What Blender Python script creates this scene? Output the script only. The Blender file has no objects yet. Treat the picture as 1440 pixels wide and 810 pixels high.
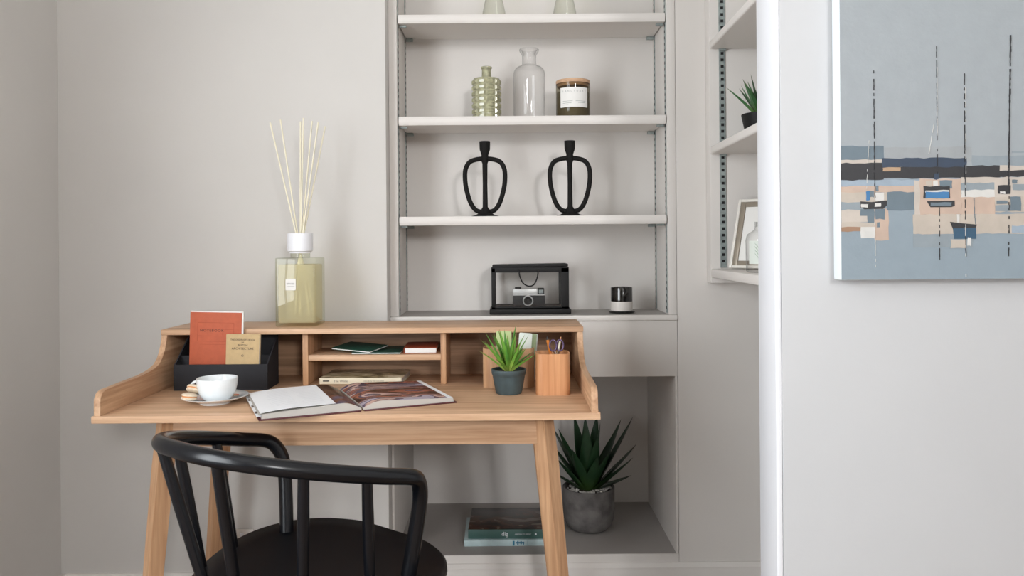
import bpy, bmesh, math, random
from mathutils import Vector, Matrix

random.seed(7)
R = math.radians
PI = math.pi
scene = bpy.context.scene
COL = scene.collection

# ------------------------------------------------------------------ camera
CAM_H = 1.10
cd = bpy.data.cameras.new('camera')
cd.sensor_width = 36.0
cd.lens = 1100.0 / 1440.0 * 36.0
cd.shift_x = (720 - 714) / 1440.0
cd.shift_y = -(405 - 345) / 1440.0
cd.clip_start = 0.05
cam = bpy.data.objects.new('camera', cd)
COL.objects.link(cam)
cam.location = (0, 0, CAM_H)
cam.rotation_euler = (Matrix.Rotation(R(90), 3, 'X') @ Matrix.Rotation(R(-0.45), 3, 'Z')).to_euler()
scene.camera = cam

# ------------------------------------------------------------------ world, window light, exposure
w = bpy.data.worlds.new('daylight')
scene.world = w
w.use_nodes = True
w.node_tree.nodes['Background'].inputs[0].default_value = (0.75, 0.85, 1.0, 1)
w.node_tree.nodes['Background'].inputs[1].default_value = 0.6


def area(name, loc, target, sx, sy, power, color):
    l = bpy.data.lights.new(name, 'AREA')
    l.shape = 'RECTANGLE'
    l.size, l.size_y = sx, sy
    l.energy = power
    l.color = color
    o = bpy.data.objects.new(name, l)
    COL.objects.link(o)
    o.location = loc
    o.rotation_euler = (Vector(target) - Vector(loc)).to_track_quat('-Z', 'Z').to_euler()
    return o


# daylight through the window in the left wall and the window behind the camera
area('window_daylight_left', (-1.44, 0.0, 1.34), (0, 0.0, 1.34), 1.7, 2.30, 112, (0.93, 0.972, 1.0))
area('window_daylight_rear', (1.50, -3.72, 2.30), (1.50, 0, 2.30), 0.7, 0.8, 130, (0.98, 0.985, 1.0))

vs = scene.view_settings
vs.view_transform = 'Standard'
vs.look = 'None'
vs.exposure = 0.09
vs.gamma = 1.0
vs.use_curve_mapping = False


# ------------------------------------------------------------------ helpers: materials
def lin(c):
    return tuple((x / 12.92 if x <= 0.04045 else ((x + 0.055) / 1.055) ** 2.4) for x in [v / 255.0 for v in c])


def rgba(c):
    return (*lin(c), 1.0)


def new_mat(name):
    m = bpy.data.materials.new(name)
    m.use_nodes = True
    nt = m.node_tree
    return m, nt, nt.nodes['Principled BSDF']


def mat(name, col, rough=0.5, metal=0.0, var=0.0, vscale=8.0, bump=0.0, bscale=200.0, spec=0.5, col2=None, coat=0.0):
    m, nt, b = new_mat(name)
    b.inputs['Base Color'].default_value = rgba(col)
    b.inputs['Roughness'].default_value = rough
    b.inputs['Metallic'].default_value = metal
    b.inputs['Specular IOR Level'].default_value = spec
    b.inputs['Coat Weight'].default_value = coat
    tc = nt.nodes.new('ShaderNodeTexCoord')
    if var > 0 or col2:
        n = nt.nodes.new('ShaderNodeTexNoise')
        n.inputs['Scale'].default_value = vscale
        n.inputs['Detail'].default_value = 5
        nt.links.new(tc.outputs['Object'], n.inputs['Vector'])
        rp = nt.nodes.new('ShaderNodeValToRGB')
        c2 = col2 or tuple(max(0, v * (1 - var)) for v in col)
        rp.color_ramp.elements[0].position = 0.35
        rp.color_ramp.elements[1].position = 0.65
        rp.color_ramp.elements[0].color = rgba(c2)
        rp.color_ramp.elements[1].color = rgba(col)
        nt.links.new(n.outputs['Fac'], rp.inputs['Fac'])
        nt.links.new(rp.outputs['Color'], b.inputs['Base Color'])
    if bump > 0:
        n2 = nt.nodes.new('ShaderNodeTexNoise')
        n2.inputs['Scale'].default_value = bscale
        n2.inputs['Detail'].default_value = 3
        nt.links.new(tc.outputs['Object'], n2.inputs['Vector'])
        bp = nt.nodes.new('ShaderNodeBump')
        bp.inputs['Strength'].default_value = bump
        bp.inputs['Distance'].default_value = 0.002
        nt.links.new(n2.outputs['Fac'], bp.inputs['Height'])
        nt.links.new(bp.outputs['Normal'], b.inputs['Normal'])
    return m


def wood(name, axis, dark, light, rough=0.45, scale=1.0):
    m, nt, b = new_mat(name)
    tc = nt.nodes.new('ShaderNodeTexCoord')
    mp = nt.nodes.new('ShaderNodeMapping')
    s = [34.0 * scale] * 3
    s['xyz'.index(axis)] = 1.6 * scale
    mp.inputs['Scale'].default_value = s
    nt.links.new(tc.outputs['Object'], mp.inputs['Vector'])
    n = nt.nodes.new('ShaderNodeTexNoise')
    n.inputs['Scale'].default_value = 1.0
    n.inputs['Detail'].default_value = 6
    n.inputs['Roughness'].default_value = 0.6
    n.inputs['Distortion'].default_value = 0.6
    nt.links.new(mp.outputs['Vector'], n.inputs['Vector'])
    mp2 = nt.nodes.new('ShaderNodeMapping')
    s2 = [150.0 * scale] * 3
    s2['xyz'.index(axis)] = 5.0 * scale
    mp2.inputs['Scale'].default_value = s2
    nt.links.new(tc.outputs['Object'], mp2.inputs['Vector'])
    n2 = nt.nodes.new('ShaderNodeTexNoise')
    n2.inputs['Scale'].default_value = 1.0
    n2.inputs['Detail'].default_value = 3
    nt.links.new(mp2.outputs['Vector'], n2.inputs['Vector'])
    mx = nt.nodes.new('ShaderNodeMath')
    mx.operation = 'MULTIPLY_ADD'
    mx.inputs[1].default_value = 0.35
    nt.links.new(n2.outputs['Fac'], mx.inputs[0])
    sc = nt.nodes.new('ShaderNodeMath')
    sc.operation = 'MULTIPLY'
    sc.inputs[1].default_value = 0.7
    nt.links.new(n.outputs['Fac'], sc.inputs[0])
    nt.links.new(sc.outputs[0], mx.inputs[2])
    rp = nt.nodes.new('ShaderNodeValToRGB')
    rp.color_ramp.elements[0].position = 0.36
    rp.color_ramp.elements[1].position = 0.64
    rp.color_ramp.elements[0].color = rgba(dark)
    rp.color_ramp.elements[1].color = rgba(light)
    nt.links.new(mx.outputs[0], rp.inputs['Fac'])
    nt.links.new(rp.outputs['Color'], b.inputs['Base Color'])
    b.inputs['Roughness'].default_value = rough
    b.inputs['Specular IOR Level'].default_value = 0.35
    bp = nt.nodes.new('ShaderNodeBump')
    bp.inputs['Strength'].default_value = 0.12
    bp.inputs['Distance'].default_value = 0.001
    nt.links.new(mx.outputs[0], bp.inputs['Height'])
    nt.links.new(bp.outputs['Normal'], b.inputs['Normal'])
    return m


def thin_glass(name, tint, edge, gloss=0.02):
    """Thin walled glass: clear face on, darker and more mirror-like at grazing angles."""
    m = bpy.data.materials.new(name)
    m.use_nodes = True
    nt = m.node_tree
    nt.nodes.clear()
    out = nt.nodes.new('ShaderNodeOutputMaterial')
    tr = nt.nodes.new('ShaderNodeBsdfTransparent')
    gl = nt.nodes.new('ShaderNodeBsdfGlossy')
    gl.inputs['Roughness'].default_value = gloss
    lw = nt.nodes.new('ShaderNodeLayerWeight')
    lw.inputs['Blend'].default_value = 0.12
    mixc = nt.nodes.new('ShaderNodeMix')
    mixc.data_type = 'RGBA'
    mixc.inputs[6].default_value = rgba(tint)
    mixc.inputs[7].default_value = rgba(edge)
    nt.links.new(lw.outputs['Facing'], mixc.inputs[0])
    nt.links.new(mixc.outputs[2], tr.inputs['Color'])
    lw2 = nt.nodes.new('ShaderNodeLayerWeight')
    lw2.inputs['Blend'].default_value = 0.5
    pw = nt.nodes.new('ShaderNodeMath')
    pw.operation = 'POWER'
    pw.inputs[1].default_value = 4.0
    nt.links.new(lw2.outputs['Facing'], pw.inputs[0])
    ma = nt.nodes.new('ShaderNodeMath')
    ma.operation = 'MULTIPLY_ADD'
    ma.inputs[1].default_value = 0.6
    ma.inputs[2].default_value = 0.03
    nt.links.new(pw.outputs[0], ma.inputs[0])
    ms = nt.nodes.new('ShaderNodeMixShader')
    nt.links.new(ma.outputs[0], ms.inputs[0])
    nt.links.new(tr.outputs[0], ms.inputs[1])
    nt.links.new(gl.outputs[0], ms.inputs[2])
    nt.links.new(ms.outputs[0], out.inputs['Surface'])
    return m


def photo_print(name, cols, scale=9.0, seed=0.0, rough=0.25, stretch=(1, 1, 1)):
    """Flat printed picture: blotches of a few inks."""
    m, nt, b = new_mat(name)
    tc = nt.nodes.new('ShaderNodeTexCoord')
    mp = nt.nodes.new('ShaderNodeMapping')
    mp.inputs['Location'].default_value = (seed, seed * 1.7, 0)
    mp.inputs['Scale'].default_value = stretch
    n = nt.nodes.new('ShaderNodeTexNoise')
    n.inputs['Scale'].default_value = scale
    n.inputs['Detail'].default_value = 2.5
    n.inputs['Distortion'].default_value = 1.2
    rp = nt.nodes.new('ShaderNodeValToRGB')
    rp.color_ramp.interpolation = 'CONSTANT'
    els = rp.color_ramp.elements
    lo, hi = 0.33, 0.66
    k = len(cols)
    els[0].position = 0.0
    els[0].color = rgba(cols[0])
    els[1].position = lo + (hi - lo) / k
    els[1].color = rgba(cols[1])
    for i in range(2, k):
        e = els.new(lo + (hi - lo) * i / k)
        e.color = rgba(cols[i])
    nt.links.new(tc.outputs['Object'], mp.inputs['Vector'])
    nt.links.new(mp.outputs['Vector'], n.inputs['Vector'])
    nt.links.new(n.outputs['Fac'], rp.inputs['Fac'])
    nt.links.new(rp.outputs['Color'], b.inputs['Base Color'])
    b.inputs['Roughness'].default_value = rough
    return m


def leaf_mat(name, base, mid, tip, rough=0.45):
    m, nt, b = new_mat(name)
    tc = nt.nodes.new('ShaderNodeTexCoord')
    at = nt.nodes.new('ShaderNodeAttribute')
    at.attribute_name = 'along'
    rp = nt.nodes.new('ShaderNodeValToRGB')
    els = rp.color_ramp.elements
    els[0].position = 0.0
    els[0].color = rgba(base)
    els[1].position = 1.0
    els[1].color = rgba(tip)
    e = els.new(0.45)
    e.color = rgba(mid)
    e = els.new(0.85)
    e.color = rgba(mid)
    nt.links.new(at.outputs['Fac'], rp.inputs['Fac'])
    n = nt.nodes.new('ShaderNodeTexNoise')
    n.inputs['Scale'].default_value = 45
    nt.links.new(tc.outputs['Object'], n.inputs['Vector'])
    hs = nt.nodes.new('ShaderNodeHueSaturation')
    mr = nt.nodes.new('ShaderNodeMapRange')
    mr.inputs['To Min'].default_value = 0.7
    mr.inputs['To Max'].default_value = 1.3
    nt.links.new(n.outputs['Fac'], mr.inputs['Value'])
    nt.links.new(mr.outputs[0], hs.inputs['Value'])
    nt.links.new(rp.outputs['Color'], hs.inputs['Color'])
    nt.links.new(hs.outputs['Color'], b.inputs['Base Color'])
    b.inputs['Roughness'].default_value = rough
    return m


# ------------------------------------------------------------------ helpers: geometry
def obj(name, bm, m, parent=None, smooth=None, loc=None, rot=None):
    bmesh.ops.recalc_face_normals(bm, faces=bm.faces[:])
    me = bpy.data.meshes.new(name)
    bm.to_mesh(me)
    bm.free()
    if m:
        for mm in (m if isinstance(m, (list, tuple)) else [m]):
            me.materials.append(mm)
    if smooth is not None:
        me.shade_smooth()
        if smooth < 179:
            me.set_sharp_from_angle(angle=R(smooth))
    o = bpy.data.objects.new(name, me)
    COL.objects.link(o)
    if parent:
        o.parent = parent
    if loc:
        o.location = loc
    if rot:
        o.rotation_euler = rot
    return o


def tag(o, label=None, cat=None, group=None, kind=None):
    if label:
        o['label'] = label
    if cat:
        o['category'] = cat
    if group:
        o['group'] = group
    if kind:
        o['kind'] = kind
    return o


def thing(name, label, cat, loc=(0, 0, 0), rotz=0.0, group=None):
    o = bpy.data.objects.new(name, None)
    o.empty_display_size = 0.05
    COL.objects.link(o)
    o.location = loc
    o.rotation_euler = (0, 0, rotz)
    return tag(o, label, cat, group)


def nb():
    return bmesh.new()


def add_box(bm, x0, x1, y0, y1, z0, z1, bev=0.0, seg=2, mi=0):
    t = bmesh.new()
    vs_ = [t.verts.new((x, y, z)) for x in (x0, x1) for y in (y0, y1) for z in (z0, z1)]
    for f in ((0, 1, 3, 2), (4, 6, 7, 5), (0, 4, 5, 1), (2, 3, 7, 6), (0, 2, 6, 4), (1, 5, 7, 3)):
        t.faces.new([vs_[i] for i in f])
    bmesh.ops.recalc_face_normals(t, faces=t.faces[:])
    if bev > 0:
        bmesh.ops.bevel(t, geom=t.edges[:], offset=bev, segments=seg, affect='EDGES', profile=0.5)
    merge(bm, t, mi)
    return bm


def merge(bm, t, mi=0):
    mp = {v: bm.verts.new(v.co) for v in t.verts}
    for f in t.faces:
        try:
            nf = bm.faces.new([mp[v] for v in f.verts])
            nf.material_index = mi
        except ValueError:
            pass
    t.free()


def box(name, m, parent, x0, x1, y0, y1, z0, z1, bev=0.001, seg=2, loc=None, rot=None):
    return obj(name, add_box(nb(), x0, x1, y0, y1, z0, z1, bev, seg), m, parent, 30 if bev else None, loc, rot)


def add_prism(bm, poly, axis, a0, a1, bev=0.0, seg=2, mi=0):
    """poly: 2D points; axis x -> (y,z), y -> (x,z), z -> (x,y)."""
    def P(p, a):
        return {'x': (a, p[0], p[1]), 'y': (p[0], a, p[1]), 'z': (p[0], p[1], a)}[axis]
    t = bmesh.new()
    lo = [t.verts.new(P(p, a0)) for p in poly]
    hi = [t.verts.new(P(p, a1)) for p in poly]
    t.faces.new(lo)
    t.faces.new(hi[::-1])
    n = len(poly)
    for i in range(n):
        t.faces.new([lo[i], lo[(i + 1) % n], hi[(i + 1) % n], hi[i]])
    bmesh.ops.recalc_face_normals(t, faces=t.faces[:])
    if bev > 0:
        es = [e for e in t.edges if abs({'x': 0, 'y': 1, 'z': 2}[axis] >= 0) and
              abs((e.verts[0].co - e.verts[1].co)['xyz'.index(axis)]) < 1e-9]
        bmesh.ops.bevel(t, geom=es, offset=bev, segments=seg, affect='EDGES', profile=0.5)
    merge(bm, t, mi)
    return bm


def add_lathe(bm, prof, n=40, cx=0.0, cy=0.0, mi=0):
    """prof: (r, z) from bottom to top (may fold back inside)."""
    rings = []
    for r, z in prof:
        if r < 1e-6:
            rings.append([bm.verts.new((cx, cy, z))])
        else:
            rings.append([bm.verts.new((cx + r * math.cos(2 * PI * i / n), cy + r * math.sin(2 * PI * i / n), z)) for i in range(n)])
    for a, b in zip(rings, rings[1:]):
        for i in range(n):
            j = (i + 1) % n
            if len(a) == 1 and len(b) == 1:
                continue
            if len(a) == 1:
                f = bm.faces.new([a[0], b[j], b[i]])
            elif len(b) == 1:
                f = bm.faces.new([a[i], a[j], b[0]])
            else:
                f = bm.faces.new([a[i], a[j], b[j], b[i]])
            f.material_index = mi
    return bm


def add_tube(bm, pts, rad, n=12, flat=1.0, caps=True, closed=False, mi=0):
    pts = [Vector(p) for p in pts]
    k = len(pts)
    rs = rad if isinstance(rad, (list, tuple)) else [rad] * k
    tang = []
    for i in range(k):
        if closed:
            d = pts[(i + 1) % k] - pts[i - 1]
        else:
            d = pts[min(i + 1, k - 1)] - pts[max(i - 1, 0)]
        tang.append(d.normalized())
    up = Vector((0, 0, 1))
    if abs(tang[0].dot(up)) > 0.95:
        up = Vector((1, 0, 0))
    nrm = (up - tang[0] * up.dot(tang[0])).normalized()
    rings = []
    for i in range(k):
        nrm = (nrm - tang[i] * nrm.dot(tang[i])).normalized()
        bi = tang[i].cross(nrm)
        rings.append([bm.verts.new(pts[i] + rs[i] * (math.cos(2 * PI * q / n) * nrm * flat + math.sin(2 * PI * q / n) * bi)) for q in range(n)])
    for i in range(k if closed else k - 1):
        a, b = rings[i], rings[(i + 1) % k]
        for q in range(n):
            r = (q + 1) % n
            f = bm.faces.new([a[q], a[r], b[r], b[q]])
            f.material_index = mi
    if caps and not closed:
        bm.faces.new(rings[0][::-1]).material_index = mi
        bm.faces.new(rings[-1]).material_index = mi
    return bm


def smooth_path(pts, n=6):
    """Catmull-Rom through pts."""
    P = [Vector(p) for p in pts]
    P = [P[0] * 2 - P[1]] + P + [P[-1] * 2 - P[-2]]
    out = []
    for i in range(1, len(P) - 2):
        for k in range(n):
            t = k / n
            a, b, c, d = P[i - 1], P[i], P[i + 1], P[i + 2]
            out.append(0.5 * ((2 * b) + (c - a) * t + (2 * a - 5 * b + 4 * c - d) * t * t + (3 * b - a - 3 * c + d) * t ** 3))
    out.append(P[-2])
    return out


def tube(name, m, parent, pts, rad, n=12, **kw):
    return obj(name, add_tube(nb(), pts, rad, n, **kw), m, parent, 50)


def lathe(name, m, parent, prof, n=40, ang=40, loc=None, rot=None):
    return obj(name, add_lathe(nb(), prof, n), m, parent, ang, loc, rot)


def text(name, body, size, m, parent, loc, rot=(PI / 2, 0, 0), extrude=0.0002, align='CENTER', spacing=1.0):
    cu = bpy.data.curves.new(name, 'FONT')
    cu.body = body
    cu.size = size
    cu.extrude = extrude
    cu.align_x = align
    cu.align_y = 'CENTER'
    cu.space_character = spacing
    cu.resolution_u = 3
    tmp = bpy.data.objects.new('tmp_text', cu)
    COL.objects.link(tmp)
    dg = bpy.context.evaluated_depsgraph_get()
    me = bpy.data.meshes.new_from_object(tmp.evaluated_get(dg))
    bpy.data.objects.remove(tmp)
    bpy.data.curves.remove(cu)
    me.name = name
    me.materials.clear()
    me.materials.append(m)
    o = bpy.data.objects.new(name, me)
    COL.objects.link(o)
    o.parent = parent
    o.location = loc
    o.rotation_euler = rot
    return o


def leaf(name, m, parent, base, azim, elev, length, width, droop=0.3, thick=0.0016, segs=7, belly=0.35, fold=0.25):
    """One tapering, keeled leaf with its own thickness, arching outwards."""
    bm = nb()
    lay = bm.verts.layers.float.new('along')
    dirh = Vector((math.cos(azim), math.sin(azim), 0))
    side = Vector((-math.sin(azim), math.cos(azim), 0))
    p = Vector(base)
    e = elev
    rings = []
    step = length / segs
    for i in range(segs + 1):
        t = i / segs
        d = dirh * math.cos(e) + Vector((0, 0, 1)) * math.sin(e)
        up = -dirh * math.sin(e) + Vector((0, 0, 1)) * math.cos(e)
        if t < belly:
            wv = width * (0.55 + 0.45 * math.sin(PI / 2 * t / belly))
        else:
            wv = width * (1 - ((t - belly) / (1 - belly)) ** 1.5)
        th = thick * (1.3 - t)
        if i == segs:
            v = bm.verts.new(p)
            v[lay] = 1.0
            rings.append([v])
        else:
            r = [bm.verts.new(p - side * wv / 2 + up * wv * fold), bm.verts.new(p + up * th),
                 bm.verts.new(p + side * wv / 2 + up * wv * fold), bm.verts.new(p - up * th)]
            for v in r:
                v[lay] = t
            rings.append(r)
        p = p + d * step
        e -= droop / segs
    bm.faces.new(rings[0])
    for a, b in zip(rings, rings[1:]):
        for q in range(4):
            r = (q + 1) % 4
            if len(b) == 1:
                bm.faces.new([a[q], a[r], b[0]])
            else:
                bm.faces.new([a[q], a[r], b[r], b[q]])
    return obj(name, bm, m, parent, 60)


def struct(name, bm, m, parent=None):
    o = obj(name, bm, m, parent, 30)
    if not parent:
        o['kind'] = 'structure'
    return o


def rrect(x0, x1, y0, y1, r, n=5):
    pts = []
    for cx, cy, a in ((x1 - r, y1 - r, 0), (x0 + r, y1 - r, 90), (x0 + r, y0 + r, 180), (x1 - r, y0 + r, 270)):
        for i in range(n + 1):
            t = R(a + 90 * i / n)
            pts.append((cx + r * math.cos(t), cy + r * math.sin(t)))
    return pts


# ------------------------------------------------------------------ materials
M = {}
M['wall'] = mat('wall_paint', (212, 209, 205), 0.75, var=0.03, vscale=1.5, bump=0.08, bscale=90, spec=0.25)
M['joinery'] = mat('joinery_paint', (221, 216, 211), 0.55, var=0.02, vscale=2, bump=0.04, bscale=120, spec=0.35)
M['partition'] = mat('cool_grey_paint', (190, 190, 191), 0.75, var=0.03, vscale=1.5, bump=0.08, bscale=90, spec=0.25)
M['shelfpaint'] = mat('shelf_paint', (224, 219, 214), 0.5, spec=0.4)
M['taupe'] = mat('taupe_floor_paint', (168, 163, 159), 0.55, var=0.04, vscale=3, spec=0.3)
M['white'] = mat('white_gloss_paint', (228, 229, 233), 0.4, spec=0.5)
M['ceil'] = mat('ceiling_white', (238, 236, 232), 0.85)
M['floor'] = wood('floor_boards', 'y', (96, 78, 62), (130, 108, 88), 0.5, 0.5)
M['oak_x'] = wood('oak_grain_across', 'x', (172, 132, 100), (214, 177, 144))
M['oak_y'] = wood('oak_grain_deep', 'y', (168, 127, 95), (210, 172, 138))
M['oak_z'] = wood('oak_grain_upright', 'z', (172, 127, 92), (210, 168, 130))
M['oak_back'] = wood('oak_back_shaded', 'x', (112, 84, 62), (176, 140, 110), 0.5, 0.7)  # desk oak with bolder grain, the hutch's inner shade put into its darker colour
M['cherry'] = wood('warm_beech', 'z', (176, 118, 78), (208, 154, 110), 0.4)
M['black'] = mat('black_lacquer', (12, 14, 19), 0.25, spec=0.45, bump=0.02, bscale=300)
M['matt_black'] = mat('matt_black', (22, 21, 21), 0.6, spec=0.3)
M['seatblack'] = mat('black_seat', (12, 14, 19), 0.42, spec=0.35)
M['tray'] = mat('charcoal_board', (40, 40, 44), 0.7, var=0.06, vscale=40, spec=0.3)
M['steel'] = mat('galvanised_steel', (164, 174, 172), 0.45, metal=0.15, var=0.2, vscale=60)
M['slot'] = mat('dark_slot', (25, 25, 26), 0.8)
M['china'] = mat('white_china', (232, 236, 238), 0.15, spec=0.6, coat=0.4)
M['ink'] = mat('dark_ink', (45, 40, 38), 0.7)
M['paper'] = mat('paper', (232, 230, 226), 0.7)
M['pageblock'] = mat('page_edges', (190, 185, 178), 0.8)

# ------------------------------------------------------------------ the room
YL, YR = 2.30, 2.35           # plane of the wall left of the bookcase, and of the bookcase front
XL = -1.32                    # left wall
XC0, XC1 = -0.355, 0.508      # built-in bookcase
CEIL = 2.95
REAR = -3.60
XRIGHT = 2.0
PX, PY0, PY1 = 0.495, 1.45, 1.547   # partition end and faces

bm = nb()
add_box(bm, XL - 0.1, XRIGHT + 0.1, REAR - 0.1, 2.95, -0.08, 0.0)
struct('floor', bm, M['floor'])
bm = nb()
add_box(bm, XL - 0.1, XRIGHT + 0.1, REAR - 0.1, 2.95, CEIL, CEIL + 0.08)
struct('ceiling', bm, M['ceil'])
bm = nb()
add_box(bm, XL - 0.1, XC0, YL, 2.95, 0, CEIL, 0.004)
struct('wall_back', bm, M['wall'])
bm = nb()
add_box(bm, XC1, 1.0, YR, 2.95, 0, CEIL)
struct('wall_back_right', bm, M['joinery'])
# left wall with its window opening (outside the frame, nearer the camera)
WY0, WY1, WZ0, WZ1 = -0.85, 0.85, 0.18, 2.50
bm = nb()
add_box(bm, XL - 0.1, XL, WY1, YL, 0, CEIL)
add_box(bm, XL - 0.1, XL, REAR, WY0, 0, CEIL)
add_box(bm, XL - 0.1, XL, WY0, WY1, 0, WZ0)
add_box(bm, XL - 0.1, XL, WY0, WY1, WZ1, CEIL)
struct('wall_left', bm, M['wall'])
bm = nb()
for y0, y1, z0, z1 in ((WY0, WY0 + .05, WZ0, WZ1), (WY1 - .05, WY1, WZ0, WZ1), (WY0, WY1, WZ0, WZ0 + .05), (WY0, WY1, WZ1 - .05, WZ1), (-0.02, 0.02, WZ0, WZ1)):
    add_box(bm, XL - 0.08, XL - 0.04, y0, y1, z0, z1)
struct('window_1', bm, M['white'])
# rear wall with a high window behind the camera
RW = ((1.15, 1.85, 1.90, 2.70),)
bm = nb()
xs_ = [XL - 0.1, RW[0][0], RW[0][1], XRIGHT + 0.1]
for a_, b_ in ((0, 1), (2, 3)):
    add_box(bm, xs_[a_], xs_[b_], REAR - 0.1, REAR, 0, CEIL)
for x0, x1, z0, z1 in RW:
    add_box(bm, x0, x1, REAR - 0.1, REAR, 0, z0)
    add_box(bm, x0, x1, REAR - 0.1, REAR, z1, CEIL)
struct('wall_rear', bm, M['wall'])
for k, (wx0, wx1, wz0, wz1) in enumerate(RW):
    bm = nb()
    xm = (wx0 + wx1) / 2
    for x0, x1, z0, z1 in ((wx0, wx0 + .05, wz0, wz1), (wx1 - .05, wx1, wz0, wz1), (wx0, wx1, wz0, wz0 + .05), (wx0, wx1, wz1 - .05, wz1), (xm - .02, xm + .02, wz0, wz1)):
        add_box(bm, x0, x1, REAR - 0.08, REAR - 0.04, z0, z1)
    struct('window_%d' % (k + 2), bm, M['white'])
bm = nb()
add_box(bm, XRIGHT, XRIGHT + 0.1, REAR, PY0, 0, CEIL)
struct('wall_right', bm, M['wall'])
bm = nb()
add_box(bm, 0.90, 1.0, PY1, YR, 0, CEIL)
struct('wall_alcove', bm, M['wall'])
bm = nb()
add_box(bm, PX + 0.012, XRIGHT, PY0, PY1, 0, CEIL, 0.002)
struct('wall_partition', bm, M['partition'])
bm = nb()
add_box(bm, PX, PX + 0.012, PY0 + 0.001, PY1 + 0.002, 0, CEIL, 0.003)
struct('trim_1', bm, M['white'])


def skirting(name, x0, x1, y):
    prof = [(y, 0.0), (y - 0.016, 0.0), (y - 0.016, 0.118), (y - 0.013, 0.124), (y - 0.013, 0.134), (y - 0.006, 0.146), (y, 0.146)]
    bm_ = nb()
    add_prism(bm_, prof, 'x', x0, x1)
    return struct(name, bm_, M['joinery'])


skirting('baseboard_back', XL + 0.016, XC0 - 0.002, YL)
skirting('baseboard_back_right', XC0 + 0.002, 0.90, YR - 0.001)
bm = nb()
add_box(bm, XL, XL + 0.016, REAR, YL, 0, 0.146, 0.003)
struct('baseboard_left', bm, M['joinery'])

# ------------------------------------------------------------------ built-in bookcase
NX0, NX1 = -0.329, 0.482          # clear width of the upper niche
NB = 2.571                        # upper niche back
LB = 2.824                        # lower niche back
LX0, LX1 = -0.346, 0.500
ZC = 0.888                        # counter top
ZF0 = 0.703                       # top of lower niche
ZL = 0.170                        # lower niche floor
bc = thing('built_in_bookcase', 'pale grey built-in alcove bookcase with open lower niche behind the desk', 'bookcase', (0, 0, 0))
box('back_panel', M['joinery'], bc, NX0 - 0.02, NX1 + 0.02, NB, NB + 0.015, ZC - 0.02, CEIL - 0.005, 0)
for s, x0, x1 in ((-1, XC0 + .001, NX0), (1, NX1, XC1 - .001)):
    box('side_panel', M['joinery'], bc, x0, x1, YR, NB, ZC, CEIL - 0.005, 0.0015)
box('counter', M['taupe'], bc, XC0 + .012, XC1 - .012, YR + 0.004, NB, ZC - 0.020, ZC - 0.0005, 0)
box('counter_lip', M['shelfpaint'], bc, XC0 + .001, XC1 - .001, YR - 0.008, YR + 0.004, ZC - 0.017, ZC, 0.003)
box('fascia', M['joinery'], bc, XC0 + .001, XC1 - .001, YR - 0.002, YR + 0.02, ZF0, ZC - 0.0175, 0.0015)
box('niche_ceiling', M['joinery'], bc, LX0, LX1, YR + 0.02, LB, ZF0, ZF0 + 0.02, 0)
box('niche_back', M['joinery'], bc, LX0 - 0.005, LX1 + 0.005, LB, LB + 0.015, ZL - 0.02, ZF0 + 0.02, 0)
for x0, x1 in ((XC0 + .001, LX0), (LX1, XC1 - .001)):
    box('niche_side', M['joinery'], bc, x0, x1, YR, LB, ZL - 0.02, ZF0, 0.0015)
box('niche_floor', M['taupe'], bc, LX0, LX1, YR + 0.004, LB, ZL - 0.02, ZL, 0)
box('plinth', M['joinery'], bc, XC0 + .001, XC1 - .001, YR - 0.002, YR + 0.004, 0.0, ZL + 0.0005, 0.0015)


def rail(parent, face_x, y, z0, z1, sgn):
    """Slotted shelving upright let into a side panel; slots punched every 19 mm."""
    b_ = nb()
    add_box(b_, min(face_x, face_x + sgn * 0.0015), max(face_x, face_x + sgn * 0.0015), y - 0.008, y + 0.008, z0, z1)
    o = obj('shelf_rail', b_, M['steel'], parent)
    s_ = nb()
    z = z0 + 0.012
    while z < z1 - 0.01:
        a, c = face_x + sgn * 0.0016, face_x + sgn * 0.0022
        add_box(s_, min(a, c), max(a, c), y - 0.0035, y + 0.0035, z, z + 0.008)
        z += 0.019
    obj('slots', s_, M['slot'], o)
    return o


for y in (YR + 0.022, NB - 0.030):
    rail(bc, NX0, y, ZC + 0.004, 2.45, 1)
    rail(bc, NX1, y, ZC + 0.004, 2.45, -1)


def shelf(label, ztop, t=0.026):
    r = thing('shelf_board', label, 'shelf', ((NX0 + NX1) / 2, YR, ztop - t), 0, 'alcove shelves')
    hw = (NX1 - NX0) / 2 - 0.004
    prof = [(0.004, 0.0)] + [(0.006 - 0.006 * math.sin(a), t / 2 - (t / 2) * math.cos(a)) for a in [PI * i / 8 for i in range(1, 8)]] + [(0.004, t), (0.20, t), (0.20, 0.004), (0.03, 0.004), (0.03, 0.0)]
    obj('board', add_prism(nb(), prof, 'x', -hw, hw), M['shelfpaint'], r, 35)
    for sx in (-1, 1):
        for yy in (0.030, 0.19):
            box('bracket', M['steel'], r, min(sx * hw, sx * (hw - .022)), max(sx * hw, sx * (hw - .022)), yy - 0.006, yy + 0.006, -0.006, 0.0035, 0.001)
    return r


Z1, Z2, Z3 = 1.796, 1.489, 1.188
shelf('topmost alcove shelf, carrying two small glass vases', Z1)
shelf('alcove shelf carrying the olive bottle, clear bottle and lidded candle', Z2)
shelf('lowest alcove shelf, carrying the two black candle holders', Z3)

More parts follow.
